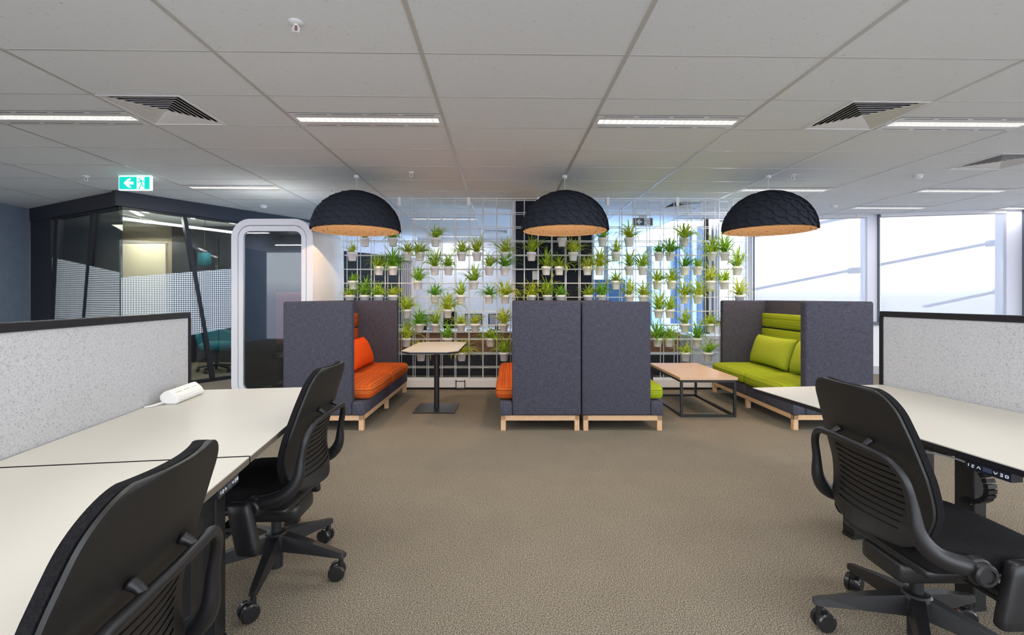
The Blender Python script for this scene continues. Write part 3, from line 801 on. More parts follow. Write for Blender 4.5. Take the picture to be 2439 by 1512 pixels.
for k in range(5):
    a = 2 * PI * k / 5 + 0.3; beam(bm, (0, 0, 0.12), (0.29 * math.cos(a), 0.29 * math.sin(a), 0.075), 0.045, 0.03)
obj('star_base', bm, M['black'], t)
for k in range(5):
    a = 2 * PI * k / 5 + 0.3; bm = BM(); c = Vector((0.29 * math.cos(a), 0.29 * math.sin(a), 0.03)); s = Vector((-math.sin(a), math.cos(a), 0)) * 0.022
    cyl(bm, c - s, c + s, 0.03, 14); obj('caster', bm, M['wheel'], t)
# ------------------------------------------------------------------ white phone booth
PX0, PW, PH, PD, PY0 = -3.432, 0.997, 2.25, 1.05, 5.85
t = thing('phone_booth', 'white phone booth with rounded glass door behind the left sofa', 'phone booth', (PX0, PY0, 0))
bm = BM(); ring_y(bm, rrect(PW, PH, 0.23, 12), rrect(PW - 0.156, PH - 0.156, 0.155, 12, 0.078, 0.078), 0.0, 0.05); sharp(obj('front_frame', bm, M['podwhite'], t))
bm = BM(); ring_y(bm, rrect(PW, PH, 0.23, 12), rrect(PW - 0.13, PH - 0.13, 0.165, 12, 0.065, 0.065), 0.054, PD); sharp(obj('outer_shell', bm, M['podside'], t))
bm = BM(); ring_y(bm, rrect(PW - 0.132, PH - 0.132, 0.164, 12, 0.066, 0.066), rrect(PW - 0.16, PH - 0.16, 0.15, 12, 0.08, 0.08), 0.06, PD - 0.06); sharp(obj('inner_lining', bm, M['felt'], t))
d = bpy.data.objects.new('door', None); COL.objects.link(d); d.parent = t
bm = BM(); ring_y(bm, rrect(PW - 0.170, PH - 0.170, 0.148, 12, 0.085, 0.085), rrect(PW - 0.284, PH - 0.30, 0.085, 12, 0.142, 0.150), 0.004, 0.046); sharp(obj('door_frame', bm, M['podwhite'], d))
bm = BM(); slab_y(bm, rrect(PW - 0.286, PH - 0.302, 0.084, 12, 0.143, 0.151), 0.02, 0.028); obj('door_glass', bm, M['podglass'], d)
bm = BM(); bbox(bm, (PW - 0.20, -0.03, 0.95), (PW - 0.18, 0.004, 1.15), 0.006, 2); obj('handle', bm, M['podwhite'], d)
for z in (0.55, 1.45):
    bm = BM(); cyl(bm, (0.081, -0.004, z), (0.081, -0.004, z + 0.09), 0.006, 8); obj('hinge', bm, M['podwhite'], d)
bm = BM(); ring_y(bm, rrect(PW - 0.134, PH - 0.134, 0.16, 12, 0.067, 0.067), rrect(PW - 0.62, PH - 0.34, 0.1, 12, 0.42, 0.17), PD - 0.05, PD - 0.01); sharp(obj('rear_panel', bm, M['felt'], t))
bm = BM(); slab_y(bm, rrect(PW - 0.624, PH - 0.344, 0.098, 12, 0.422, 0.172), PD - 0.035, PD - 0.027); obj('rear_glass', bm, M['podglass'], t)
bm = BM(); box(bm, (0.085, 0.07, 0.085), (PW - 0.085, PD - 0.07, 0.10)); obj('booth_floor', bm, M['carpet'], t)
bm = BM(); bbox(bm, (0.09, PD - 0.16, 0.62), (PW - 0.09, PD - 0.07, 1.36), 0.02, 3); obj('red_panel', bm, M['red'], t)  # upright red panel across the rear of the booth
bm = BM(); bbox(bm, (0.62, 0.42, 0.86), (PW - 0.085, 0.86, 0.89), 0.006, 2); obj('shelf', bm, M['lightgrey'], t)
bm = BM(); bbox(bm, (0.70, 0.55, 0.10), (0.74, 0.60, 0.86), 0.004, 1); obj('shelf_leg', bm, M['black'], t)
bm = BM(); lathe(bm, [(0.0, 0.36), (0.15, 0.36), (0.16, 0.40), (0.15, 0.44), (0.0, 0.45)], 20, 0, (0.36, 0.62, 0.10)); cyl(bm, (0.36, 0.62, 0.11), (0.36, 0.62, 0.48), 0.025, 10); lathe(bm, [(0, 0), (0.16, 0), (0.15, 0.015), (0, 0.02)], 20, 0, (0.36, 0.62, 0.10)); obj('stool', bm, M['blackplastic'], t)
area((PX0 + PW / 2, PY0 + 0.5, 2.15), 0.3, 0.3, 9.0)  # added lamp without a fixture, brightens the booth interior
# ------------------------------------------------------------------ exit signs
def exit_sign(name, label, loc, w, h, mg, mw, stem):
    t = thing(name, label, 'exit sign', loc, 0, 'running-man exit signs')
    bm = BM(); bbox(bm, (0, 0.0, 0), (w, 0.03, h), 0.003, 1); obj('sign_box', bm, mw, t)
    b = w * 0.028
    bm = BM(); box(bm, (b, -0.003, b), (w * 0.56, 0.0, h - b)); obj('arrow_panel', bm, mg, t)
    bm = BM(); box(bm, (w * 0.80, -0.003, b), (w - b * 1.6, 0.0, h - b)); obj('door_panel', bm, mg, t)
    cx, cz, s = w * 0.17, h * 0.5, h
    bm = BM()
    pts = [(0, 0), (0.32, 0.31), (0.53, 0.31), (0.34, 0.095), (0.67, 0.095), (0.67, -0.095), (0.34, -0.095), (0.53, -0.31), (0.32, -0.31)]
    slab_y(bm, [(cx + x * s, cz - z * s) for x, z in pts], -0.0055, -0.003); bmesh.ops.recalc_face_normals(bm, faces=list(bm.faces)); obj('arrow', bm, mw, t)
    ox, oz = w * 0.56, 0
    def q(x, z): return Vector((ox + x * h, -0.002, z * h))
    bm = BM(); r = 0.045 * h
    lathe(bm, [(0.0, -0.003), (r * 1.25, -0.003), (r * 1.25, 0.003), (0, 0.003)], 14)
    for v in bm.verts: v.co = Vector((v.co.x, v.co.z, v.co.y)) + q(0.21, 0.80)
    th = 0.055 * h
    def limb(*ps):
        for a, c in zip(ps, ps[1:]): beam(bm, a, c, 0.004, th, Vector((0, 1, 0)).cross((c - a)).normalized())
    limb(q(0.26, 0.70), q(0.36, 0.45)); limb(q(0.24, 0.72), q(0.34, 0.70), q(0.36, 0.48))
    limb(q(0.26, 0.68), q(0.14, 0.55), q(0.02, 0.57)); limb(q(0.28, 0.70), q(0.46, 0.66), q(0.51, 0.52))
    limb(q(0.35, 0.46), q(0.27, 0.30), q(0.16, 0.06)); limb(q(0.36, 0.46), q(0.46, 0.28), q(0.66, 0.25))
    obj('running_figure', bm, mg, t)
    if stem:
        bm = BM(); box(bm, (w * 0.3, 0.005, h), (w * 0.7, 0.025, h + stem)); obj('mount', bm, mw, t)
    return t
p = W(282, 453, 5.54)
exit_sign('exit_sign', 'lit green exit sign with left arrow hanging over the glass room corner', (p.x, p.y, p.z), 78 * 5.54 / F, 34 * 5.54 / F, M['signgreen'], M['signwhite'], 0.004)
p = W(1507, 538, 8.3)
exit_sign('exit_sign', 'unlit grey exit sign with left arrow seen through the plant grid', (p.x, p.y, p.z), 49 * 8.3 / F, 20 * 8.3 / F, M['signgreen2'], M['signwhite2'], CEIL - (p.z + 20 * 8.3 / F) - 0.002)
# ------------------------------------------------------------------ high-backed sofas
SL_, SW_ = 1.92, 0.665
def make_sofa(fab):
    """local: open side +x, back at x = 0, runs along y"""
    t = thing('booth_sofa', '', 'sofa')
    bm = BM(); bbox(bm, (0, 0.1, 0.146), (0.10, SL_ - 0.1, 1.25), 0.012, 3); sharp(obj('back_panel', bm, M['grey'], t), 50)
    for y in (0.0, SL_ - 0.10):
        bm = BM(); bbox(bm, (0.0, y, 0.148), (SW_, y + 0.10, 1.25), 0.022, 4); sharp(obj('side_wing', bm, M['grey'], t), 50)
    for y0, y1 in ((0.002, SL_ / 2 - 0.002), (SL_ / 2 + 0.002, SL_ - 0.002)):
        bm = BM(); bbox(bm, (0.10, max(y0, 0.1), 0.148), (SW_, min(y1, SL_ - 0.1), 0.275), 0.004, 1)
        bbox(bm, (SW_ + 0.001, y0, 0.148), (0.785, y1, 0.276), 0.012, 3)
        sharp(obj('seat_base', bm, M['grey'], t), 50)
    bm = BM()
    for y in (0.012, SL_ - 0.062): bbox(bm, (0.015, y, 0.098), (0.775, y + 0.05, 0.147), 0.003, 1)
    for x in (0.015, 0.728): bbox(bm, (x, 0.012, 0.098), (x + 0.047, SL_ - 0.012, 0.147), 0.003, 1)
    obj('timber_rail', bm, M['oak'], t)
    for y in (0.012, SL_ / 2 - 0.025, SL_ - 0.062):
        for x in (0.015, 0.728):
            bm = BM(); bbox(bm, (x, y, 0.0), (x + 0.047, y + 0.05, 0.12), 0.003, 1); obj('leg', bm, M['oak'], t)
    ym = SL_ / 2
    for y0, y1 in ((0.105, ym), (ym, SL_ - 0.105)):
        bm = BM(); rounded(bm, (0.36, (y1 - y0) / 2 - 0.002, 0.072), 0.05, 10, (0.10 + 0.365, (y0 + y1) / 2, 0.350), (0.012, 0.004, 0.016)); obj('seat_cushion', bm, fab, t, True)
    for z0, z1 in ((0.47, 0.675), (0.685, 0.885), (0.90, 1.08)):
        bm = BM(); rounded(bm, (0.03, (SL_ - 0.21) / 2, (z1 - z0) / 2), 0.022, 7, (0.125, SL_ / 2, (z0 + z1) / 2), (0.008, 0, 0)); obj('back_pad', bm, fab, t, True)
    return t
so = make_sofa(M['orange']); sg = make_sofa(M['green'])
so.location = (-2.212, 4.615, 0); tag(so, 'high-backed grey sofa with orange striped seat beside the white phone booth', 'sofa', 'high-backed grey booth sofas')
s2 = copy_tree(so); s2.location = (0.667, 4.615 + SL_, 0); s2.rotation_euler = (0, 0, PI); tag(s2, 'high-backed grey sofa with orange seat, left of the central back-to-back pair', 'sofa')
sg.location = (0.676, 4.615, 0); tag(sg, 'high-backed grey sofa with green seat, right of the central back-to-back pair', 'sofa', 'high-backed grey booth sofas')
s4 = copy_tree(sg); s4.location = (3.510, 4.635 + SL_, 0); s4.rotation_euler = (0, 0, PI); tag(s4, 'high-backed grey sofa with open green striped seat near the blinds', 'sofa')
def pillow(name, label, m, loc, L, hgt, th, lean, rz, group=None):
    bm = BM(); n = 18
    t = BM(); top = {}; 
    for s in (1, -1):
        for i in range(n + 1):
            for j in range(n + 1):
                u, v = -1 + 2 * i / n, -1 + 2 * j / n
                edge = max(abs(u), abs(v)) == 1
                if s == -1 and edge: continue
                e = max(0.0, (1 - abs(u) ** 3) * (1 - abs(v) ** 3)) ** 0.55
                pin = 1 - 0.05 * (1 - abs(abs(u) - 0)) if abs(v) == 1 else 1
                top[(s, i, j)] = t.verts.new((s * th / 2 * e, u * L / 2 * (1 - 0.04 * (1 - v * v)), v * hgt / 2 * (1 - 0.06 * (1 - u * u) * abs(v))))
    def g(s, i, j): return top.get((s, i, j)) or top[(1, i, j)]
    for s in (1, -1):
        for i in range(n):
            for j in range(n):
                f = [g(s, i, j), g(s, i + 1, j), g(s, i + 1, j + 1), g(s, i, j + 1)]
                t.faces.new(f if s == 1 else f[::-1])
    merge(bm, t, 0, Matrix.Rotation(rz, 4, 'Z') @ Matrix.Rotation(lean, 4, 'Y'))
    return single(name, bm, m, label, 'cushion', group, loc, True)
pillow('lumbar_cushion', 'plain orange cushion leaning in the left orange-seated sofa', M['orangeplain'], (-1.865, 5.76, 0.612), 0.88, 0.37, 0.22, -0.38, 0.0)
pillow('lumbar_cushion', 'plain lime green cushion at the far end of the right green sofa', M['greenplain'], (3.20, 5.90, 0.625), 0.87, 0.38, 0.20, 0.30, 0.0, 'lime cushions on the right sofa')
pillow('lumbar_cushion', 'lime green cushion partly hidden by the near wing of the right green sofa', M['greenplain'], (3.20, 5.13, 0.622), 0.60, 0.37, 0.19, 0.30, 0.0, 'lime cushions on the right sofa')
# ------------------------------------------------------------------ coffee table
t = thing('coffee_table', 'low rectangular coffee table with pale oak top and black frame between green sofas', 'table', (1.815, 5.15, 0))
Wd, Ld, Ht = 0.60, 1.12, 0.43
bm = BM(); bbox(bm, (-0.012, -0.012, Ht - 0.03), (Wd + 0.012, Ld + 0.012, Ht), 0.003, 1); obj('table_top', bm, M['oaktop'], t)
q = 0.026
for x in (0, Wd - q):
    for y in (0, Ld - q):
        bm = BM(); box(bm, (x, y, 0), (x + q, y + q, Ht - 0.03)); obj('leg', bm, M['black'], t)
bm = BM()
for z in (0.0, Ht - 0.03 - q):
    for y in (0, Ld - q): box(bm, (q, y, z), (Wd - q, y + q, z + q))
    for x in (0, Wd - q): box(bm, (x, q, z), (x + q, Ld - q, z + q))
obj('frame', bm, M['black'], t)
# ------------------------------------------------------------------ cafe table
t = thing('cafe_table', 'pedestal table with cream top and black column between the orange sofas', 'table', (-0.872, 5.545, 0))
def chamfer_rect(hx, hy, c): return [(hx - c, -hy), (hx, -hy + c), (hx, hy - c), (hx - c, hy), (-hx + c, hy), (-hx, hy - c), (-hx, -hy + c), (-hx + c, -hy)]
bm = BM(); prism(bm, chamfer_rect(0.30, 0.555, 0.10), 0.716, 0.724); obj('table_top', bm, M['cafetop'], t)
bm = BM(); prism(bm, chamfer_rect(0.299, 0.554, 0.10), 0.696, 0.7155); prism(bm, chamfer_rect(0.2, 0.4, 0.05), 0.684, 0.6955); obj('top_edge', bm, M['navy'], t)
bm = BM(); cyl(bm, (0, 0, 0.014), (0, 0, 0.684), 0.030, 20); lathe(bm, [(0.0, 0.62), (0.05, 0.67), (0.16, 0.684), (0, 0.684)], 16); sharp(obj('column', bm, M['black'], t))
bm = BM(); bbox(bm, (-0.235, -0.235, 0.0), (0.235, 0.235, 0.014), 0.004, 1); obj('base_plate', bm, M['black'], t)
# ------------------------------------------------------------------ pendants
def make_pendant():
    t = thing('dome_pendant', '', 'pendant light')
    R, HH = 0.492, 0.443; ZR = 0.0
    def dome(th, s=1.0): return Vector((R * s * math.sin(th), 0, HH * s * math.cos(th)))
    bm = BM()
    rows = 9
    for k in range(rows + 1):
        th = PI / 2 * (0.03 + 0.955 * k / rows)
        cnt = max(1, round(2 * PI * math.sin(th) * R / 0.125)) if k else 5
        off = (k % 2) * 0.5
        for j in range(cnt):
            a = 2 * PI * (j + off + random.uniform(-.05, .05)) / cnt
            c = dome(th, 1.006); nrm = Vector((c.x / R ** 2, 0, c.z / HH ** 2)).normalized(); down = Vector((nrm.z, 0, -nrm.x))
            nrm = (nrm + down * (-0.045) + Vector((0, 0.045, 0))).normalized()
            side = nrm.cross(down).normalized(); down = side.cross(nrm).normalized()
            rad = 0.105; m = 18; tk = 0.0035
            rot = Matrix.Rotation(a, 4, 'Z')
            va, vb = [], []
            for i in range(m):
                b = 2 * PI * i / m
                pt = c + side * (rad * math.cos(b)) + down * (rad * math.sin(b) * (0.52 if k == rows else 0.9) - (0.046 if k == rows else 0.0))
                # wrap on the dome
                va.append(bm.verts.new(rot @ (pt - nrm * (rad * 0.11 * math.cos(b) ** 2 + rad * 0.09 * math.sin(b) ** 2) + nrm * tk))); vb.append(bm.verts.new(rot @ (pt - nrm * (rad * 0.11 * math.cos(b) ** 2 + rad * 0.09 * math.sin(b) ** 2))))
            bm.faces.new(va); bm.faces.new(vb[::-1])
            for i in range(m):
                l = (i + 1) % m; bm.faces.new((va[i], vb[i], vb[l], va[l]))
    # carrier shell so that no gap shows between the scales
    lathe(bm, [(R * 0.995 * math.sin(x), HH * 0.995 * math.cos(x)) for x in [PI / 2 * i / 14 for i in range(15)]], 48)
    bmesh.ops.recalc_face_normals(bm, faces=[f for f in bm.faces if len(f.verts) > 4])
    obj('scale_shade', bm, M['felt'], t)
    bm = BM()
    lathe(bm, [(R * 0.978 * math.sin(x), HH * 0.978 * math.cos(x) - 0.012) for x in [PI / 2 * i / 14 for i in range(15)]], 48)
    for f in bm.faces: f.normal_flip()
    cnt = 19
    for j in range(cnt):                        # overlapping scales along the inside of the rim
        a = 2 * PI * j / cnt; rot = Matrix.Rotation(a, 4, 'Z'); m = 16; va, vb = [], []
        for i in range(m):
            b = 2 * PI * i / m
            p = Vector((R * 0.968 - 0.024 + 0.012 * (1 - abs(math.cos(b))) - 0.05 * math.sin(b) * 0.4, 0.092 * math.cos(b), 0.058 + 0.064 * math.sin(b)))
            va.append(bm.verts.new(rot @ p)); vb.append(bm.verts.new(rot @ (p + Vector((0.005, 0, 0)))))
        bm.faces.new(va); bm.faces.new(vb[::-1])
        for i in range(m):
            l = (i + 1) % m; bm.faces.new((va[i], vb[i], vb[l], va[l]))
    sharp(obj('cork_lining', bm, M['cork'], t), 40)
    for j in range(cnt):
        a = 2 * PI * (j + 0.12) / cnt; c = Vector((R * 0.935 * math.cos(a), R * 0.935 * math.sin(a), 0.045)); bm = BM()
        bmesh.ops.create_icosphere(bm, subdivisions=1, radius=0.0065, matrix=Matrix.Translation(c)); obj('rivet', bm, M['dark'], t)
    bm = BM(); cyl(bm, (0, 0, HH), (0, 0, CEIL - 2.067 - 0.02), 0.0025, 6); obj('suspension_cable', bm, M['metalwhite'], t)
    bm = BM(); lathe(bm, [(0, 0.03), (0.028, 0.03), (0.03, 0.0), (0.006, -0.012), (0, -0.012)], 16, 0, (0, 0, CEIL - 2.067 - 0.03)); obj('ceiling_hook', bm, M['metalwhite'], t)
    bm = BM(); lathe(bm, [(0, 0.0), (0.02, 0.0), (0.022, 0.07), (0, 0.075)], 12, 0, (0, 0, 0.315)); cyl(bm, (0, 0, 0.38), (0, 0, HH), 0.006, 8); obj('lamp_holder', bm, M['black'], t)
    return t
p0 = make_pendant()
PL = ['dark scaled dome pendant with cork inside, in front of the white phone booth', 'dark scaled dome pendant with cork inside, over the central back-to-back sofas', 'dark scaled dome pendant with cork inside, in front of the window blinds']
for i, (px, lab) in enumerate(zip((849, 1345, 1830), PL)):
    o = p0 if i == 0 else copy_tree(p0)
    c = W(px, CY, 5.54); o.location = (c.x, c.y, 2.067); o.rotation_euler = (0, 0, i * 0.7); tag(o, lab, 'pendant light', 'dark dome pendants')
    ld = bpy.data.lights.new('lamp', 'POINT'); ld.energy = 32; ld.color = (1.0, 0.68, 0.42); ld.shadow_soft_size = 0.018
    lo = bpy.data.objects.new('lamp', ld); COL.objects.link(lo); lo.location = (c.x, c.y, 2.067 + 0.245)
# ------------------------------------------------------------------ plant grid
GX0, GS, GD = -2.365, 0.1953, 6.715
GZ = [2.677 - 0.198 * i for i in range(13)]
t = thing('grid_screen', 'tall white wire grid screen carrying the potted plants behind the sofas', 'screen')
XS = [GX0 + GS * k for k in range(30)]
def lattice(y, r):
    bm = BM()
    for x in XS: tube(bm, [(x, y, 0.13), (x, y, GZ[0] + 0.012)], r, 6)
    for z in GZ: tube(bm, [(XS[0] - 0.02, y + 2 * r, z), (XS[-1] + 0.02, y + 2 * r, z)], r, 6)
    return bm
o = obj('wire_panel', lattice(GD, 0.0054), M['wire'], t, True)
o = obj('wire_panel', lattice(GD + 0.145, 0.0050), M['wire'], t, True)
bm = BM()
for k in range(0, 30, 5):
    for z in (GZ[0], GZ[4], GZ[8], GZ[12]): tube(bm, [(XS[k], GD + 0.008, z), (XS[k], GD + 0.145, z)], 0.004, 6)
obj('spacer', bm, M['wire'], t)
for k in (4, 9, 14, 19, 24):
    bm = BM(); bbox(bm, (XS[k] - 0.02, GD - 0.012, GZ[0] - 0.10), (XS[k] + 0.02, GD + 0.012, CEIL - 0.004), 0.004, 1); obj('ceiling_bracket', bm, M['wire'], t)
bm = BM(); bbox(bm, (XS[0] - 0.02, GD - 0.03, 0.03), (XS[-1] + 0.05, GD + 0.175, 0.14), 0.004, 1); obj('plinth', bm, M['metalwhite'], t)
bm = BM(); box(bm, (XS[0], GD + 0.0, 0.0), (XS[-1], GD + 0.15, 0.03)); obj('plinth_kick', bm, M['dark'], t)
t = thing('floor_outlet', 'small silver power outlet box in a black frame on the white grid plinth', 'power outlet')
bm = BM(); bbox(bm, (-0.775, GD - 0.045, 0.03), (-0.665, GD - 0.031, 0.135), 0.002, 1); obj('outlet_plate', bm, M['metalwhite'], t)
bm = BM()
for lo, hi in (((-0.785, GD - 0.05, 0.0), (-0.775, GD - 0.031, 0.14)), ((-0.665, GD - 0.05, 0.0), (-0.655, GD - 0.031, 0.14)), ((-0.775, GD - 0.05, 0.118), (-0.665, GD - 0.0455, 0.128)), ((-0.775, GD - 0.05, 0.0), (-0.665, GD - 0.031, 0.026))): box(bm, lo, hi)
obj('outlet_frame', bm, M['navy'], t)
# --- potted spider plants
POT_H, POT_R = 0.118, 0.062
def pot_mesh():
    bm = BM()
    lathe(bm, [(0, 0.004), (0.045, 0.0), (0.0485, 0.002), (0.0600, 0.090), (0.0670, 0.090), (0.0685, 0.120), (0.063, 0.120), (0.057, 0.100), (0, 0.098)], 22)
    return bm
def foliage_mesh(seed, L, spread, n, droop):
    rnd = random.Random(seed); bm = BM()
    for i in range(n):
        az = rnd.uniform(0, 2 * PI); el = math.radians(rnd.uniform(38, 88)); ln = L * rnd.uniform(0.55, 1.12)
        if rnd.random() < 0.16: ln *= 1.35; el = math.radians(rnd.uniform(35, 60))
        w = rnd.uniform(0.0075, 0.0120); seg = 7
        p = Vector((rnd.uniform(-.022, .022), rnd.uniform(-.022, .022), 0.098)); e = el; dr = droop * rnd.uniform(0.6, 1.5) / seg * (1.5 - el / 1.6)
        side = Vector((-math.sin(az), math.cos(az), 0)); prev = None
        tw = rnd.uniform(-.25, .25)
        for k in range(seg + 1):
            f = k / seg; ww = w * (0.55 + 1.2 * f) if f < 0.35 else w * (1 - ((f - 0.35) / 0.65) ** 2.2) * 0.97 + 0.0004
            dirv = Vector((math.cos(az) * math.cos(e) * spread, math.sin(az) * math.cos(e) * spread, math.sin(e))).normalized()
            up = side.cross(dirv).normalized()
            a, b, c = bm.verts.new(p - side * ww + up * ww * 0.35), bm.verts.new(p), bm.verts.new(p + side * ww + up * ww * 0.35)
            if prev:
                bm.faces.new((prev[0], prev[1], b, a)); bm.faces.new((prev[1], prev[2], c, b))
            prev = (a, b, c)
            p = p + dirv * (ln / seg); e -= dr * (0.5 + 1.3 * f); side = (side + up * tw * 0.15).normalized()
            if p.y > 0.055: p.y = 0.055 - (p.y - 0.055) * 0.3
            if p.y < -0.10: p.y = -0.10 + (-0.10 - p.y) * 0.08      # leaves stay in front of the wires
    return bm
def mesh_only(name, bm, m, smooth=True):
    me = bpy.data.meshes.new(name); bm.to_mesh(me); bm.free(); me.materials.append(m)
    for p in me.polygons: p.use_smooth = smooth
    return me
POT = mesh_only('pot', pot_mesh(), M['pot'])
FOL = [mesh_only('foliage', foliage_mesh(100 + i, L, sp_, n, dr), M['leaf']) for i, (L, sp_, n, dr) in enumerate((
    (0.27, 0.9, 50, 1.6), (0.30, 1.0, 56, 2.0), (0.26, 1.0, 48, 1.5), (0.32, 0.85, 54, 1.8), (0.29, 1.1, 52, 2.2), (0.25, 0.9, 46, 1.3), (0.31, 1.05, 60, 2.3), (0.28, 0.8, 54, 1.4)))]
ROWS = {3: [869.6, 936, 1037.5, 1338.6, 1435.7, 1498, 1630],
        4: [839, 970, 1000, 1100, 1136, 1204.6, 1266, 1365, 1467, 1569.6, 1596, 1695, 1726],
        5: [902.5, 936, 1036, 1068, 1165, 1202, 1301, 1332, 1399, 1427.5, 1499, 1530.5, 1630.5, 1661, 1756],
        6: [841, 996, 1128.6, 1467, 1566, 1599, 1692, 1725],
        7: [833, 868, 902, 936, 1035.7, 1098, 1165, 1203, 1266, 1303.6, 1335, 1400.7, 1432, 1499, 1532, 1631, 1662, 1761.5],
        8: [969, 1066, 1569, 1595.6],
        9: [999, 1038, 1098, 1131.7, 1199.6, 1631.6, 1692],
        10: [968, 1066, 1168.6, 1566, 1593.5, 1661],
        11: [1002.7, 1099.5, 1200.8, 1632.7, 1686.6]}
ORD = ['first', 'second', 'third', 'fourth', 'fifth', 'sixth', 'seventh', 'eighth', 'ninth', 'tenth', 'eleventh', 'twelfth', 'thirteenth', 'fourteenth', 'fifteenth', 'sixteenth', 'seventeenth', 'eighteenth']
RN = {3: 'top', 4: 'second', 5: 'third', 6: 'fourth', 7: 'fifth', 8: 'sixth', 9: 'seventh', 10: 'eighth', 11: 'bottom'}
ci = 0
for r, xs in ROWS.items():
    for i, px in enumerate(xs):
        d = GD - 0.075; x = (px - CX) * d / F; z = GZ[r] - POT_H + 0.028
        pos = 'leftmost' if i == 0 else 'rightmost' if i == len(xs) - 1 else ORD[i] + ' from left'
        t = thing('spider_plant', 'spider plant in a white pot, %s in the %s row of the grid' % (pos, RN[r]), 'potted plant', (x, d, z), 0.0, 'spider plants hung on the grid screen')
        a = bpy.data.objects.new('pot', POT); COL.objects.link(a); a.parent = t
        b = bpy.data.objects.new('foliage', FOL[(ci * 5 + r) % len(FOL)]); COL.objects.link(b); b.parent = t
        s = random.uniform(0.85, 1.12) * (0.60 if px < 845 else 1.0); b.scale = (s * random.choice((-1, 1)) if False else s, s, s * random.uniform(0.9, 1.1)); b.location = (0, 0, 0.10 * (1 - s))
        ci += 1
# ------------------------------------------------------------------ desks
TH = 0.025; DZ = 0.72
def make_desk(name, label, org, rz, x0, x1, y0, y1, leg_at, ctrl, front_axis, edge, inset=0.13):
    """front edge is the y0 side when front_axis is y, else the x0 side"""
    t = thing(name, label, 'desk', (org[0], org[1], 0), rz, 'height-adjustable desks')
    bm = BM(); box(bm, (x0, y0, DZ - 0.004), (x1, y1, DZ)); obj('desktop', bm, M['desk'], t)
    bm = BM(); box(bm, (x0, y0, DZ - TH), (x1, y1, DZ - 0.0045)); obj('edging', bm, edge, t)
    if x0 == 0.007:
        bm = BM(); box(bm, (x0 - 0.0012, y0 + 0.002, DZ - TH), (x0 - 0.0001, y1 - 0.002, DZ - 0.0005)); obj('seam_shade_strip', bm, M['frame'], t)  # dark strip added so the seam reads as a shaded gap
    def L(a, b, z):       # a along the front edge, b inwards from it
        return (a, y0 + b, z) if front_axis == 'y' else (x0 + b, a, z)
    for a in leg_at:
        for b in (inset, 0.66):
            bm = BM(); p = L(a - 0.04, b, 0.0); q = L(a + 0.04, b + 0.06, DZ - TH - 0.05)
            bbox(bm, (min(p[0], q[0]), min(p[1], q[1]), 0.02), (max(p[0], q[0]), max(p[1], q[1]), q[2]), 0.004, 1)
            c = L(a, b + 0.03, 0); box(bm, (c[0] - 0.035, c[1] - 0.035, 0.0), (c[0] + 0.035, c[1] + 0.035, 0.02)); obj('leg', bm, M['black'], t)
    bm = BM()
    lo, hi = leg_at[0] - 0.04, leg_at[-1] + 0.04
    if lo > hi: lo, hi = hi - 0.08, lo + 0.08
    for b in (0.12, 0.66):
        p = L(lo, b, DZ - TH - 0.05); q = L(hi, b + 0.05, DZ - TH - 0.001); box(bm, (min(p[0], q[0]), min(p[1], q[1]), p[2]), (max(p[0], q[0]), max(p[1], q[1]), q[2]))
    for a in leg_at:
        p = L(a - 0.03, 0.17, DZ - TH - 0.045); q = L(a + 0.03, 0.66, DZ - TH - 0.001); box(bm, (min(p[0], q[0]), min(p[1], q[1]), p[2]), (max(p[0], q[0]), max(p[1], q[1]), q[2]))
    obj('frame', bm, M['black'], t)
    # height controller under the front edge
    if ctrl:
        c0, c1 = ctrl; zc = DZ - TH - 0.018
        e = bpy.data.objects.new('height_controller', None); COL.objects.link(e); e.parent = t
        def B(a0, a1, b0, b1, z0, z1, m, nm):
            p, q = L(a0, b0, z0), L(a1, b1, z1); bm = BM()
            bbox(bm, (min(p[0], q[0]), min(p[1], q[1]), z0), (max(p[0], q[0]), max(p[1], q[1]), z1), 0.001, 1); return obj(nm, bm, m, e)
        B(c0, c1, 0.005, 0.05, zc - 0.016, zc + 0.016, M['keypad'], 'keypad')
        cm = (c0 + c1) / 2; sg_ = 1 if c1 > c0 else -1; ln = abs(c1 - c0)
        B(cm - 0.014, cm + 0.014, 0.003, 0.0055, zc - 0.008, zc + 0.008, M['display'], 'display')
        bm = BM()
        def sym(a, pts):
            for p, q in zip(pts, pts[1:]):
                A = Vector(L(a + sg_ * p[0], 0.0035, zc + p[1])); Bv = Vector(L(a + sg_ * q[0], 0.0035, zc + q[1]))
                beam(bm, A, Bv, 0.0015, 0.0022, Vector((0, 1, 0)).cross((Bv - A).normalized()) if front_axis == 'y' else Vector((1, 0, 0)).cross((Bv - A).normalized()))
        def at(f): return c0 + (c1 - c0) * f
        sym(at(0.32), [(-0.006, -0.004), (0, 0.004), (0.006, -0.004)]); sym(at(0.68), [(-0.006, 0.004), (0, -0.004), (0.006, 0.004)])
        sym(at(0.09), [(0, -0.005), (0, 0.005)])
        sym(at(0.19), [(-0.003, 0.004), (0.003, 0.004), (0.003, 0.0), (-0.003, 0.0), (-0.003, -0.005), (0.003, -0.005)])
        sym(at(0.80), [(-0.003, 0.005), (0.003, 0.005), (0.003, -0.005), (-0.003, -0.005)]); sym(at(0.80), [(-0.003, 0), (0.003, 0)])
        sym(at(0.91), [(-0.004, -0.004), (-0.004, 0.004), (0.004, 0.004), (0.004, -0.004), (-0.004, -0.004)])
        obj('symbols', bm, M['symbol'], e)
    return t
AL = math.radians(8.5); LO = (-0.941, 1.719)
make_desk('office_desk', 'cream desk on the left carrying the white power box, farther of two', LO, PI / 2 + AL, 0.007, 1.36, 0.0, 0.84, (0.08, 1.05), None, 'y', M['deskedge'])
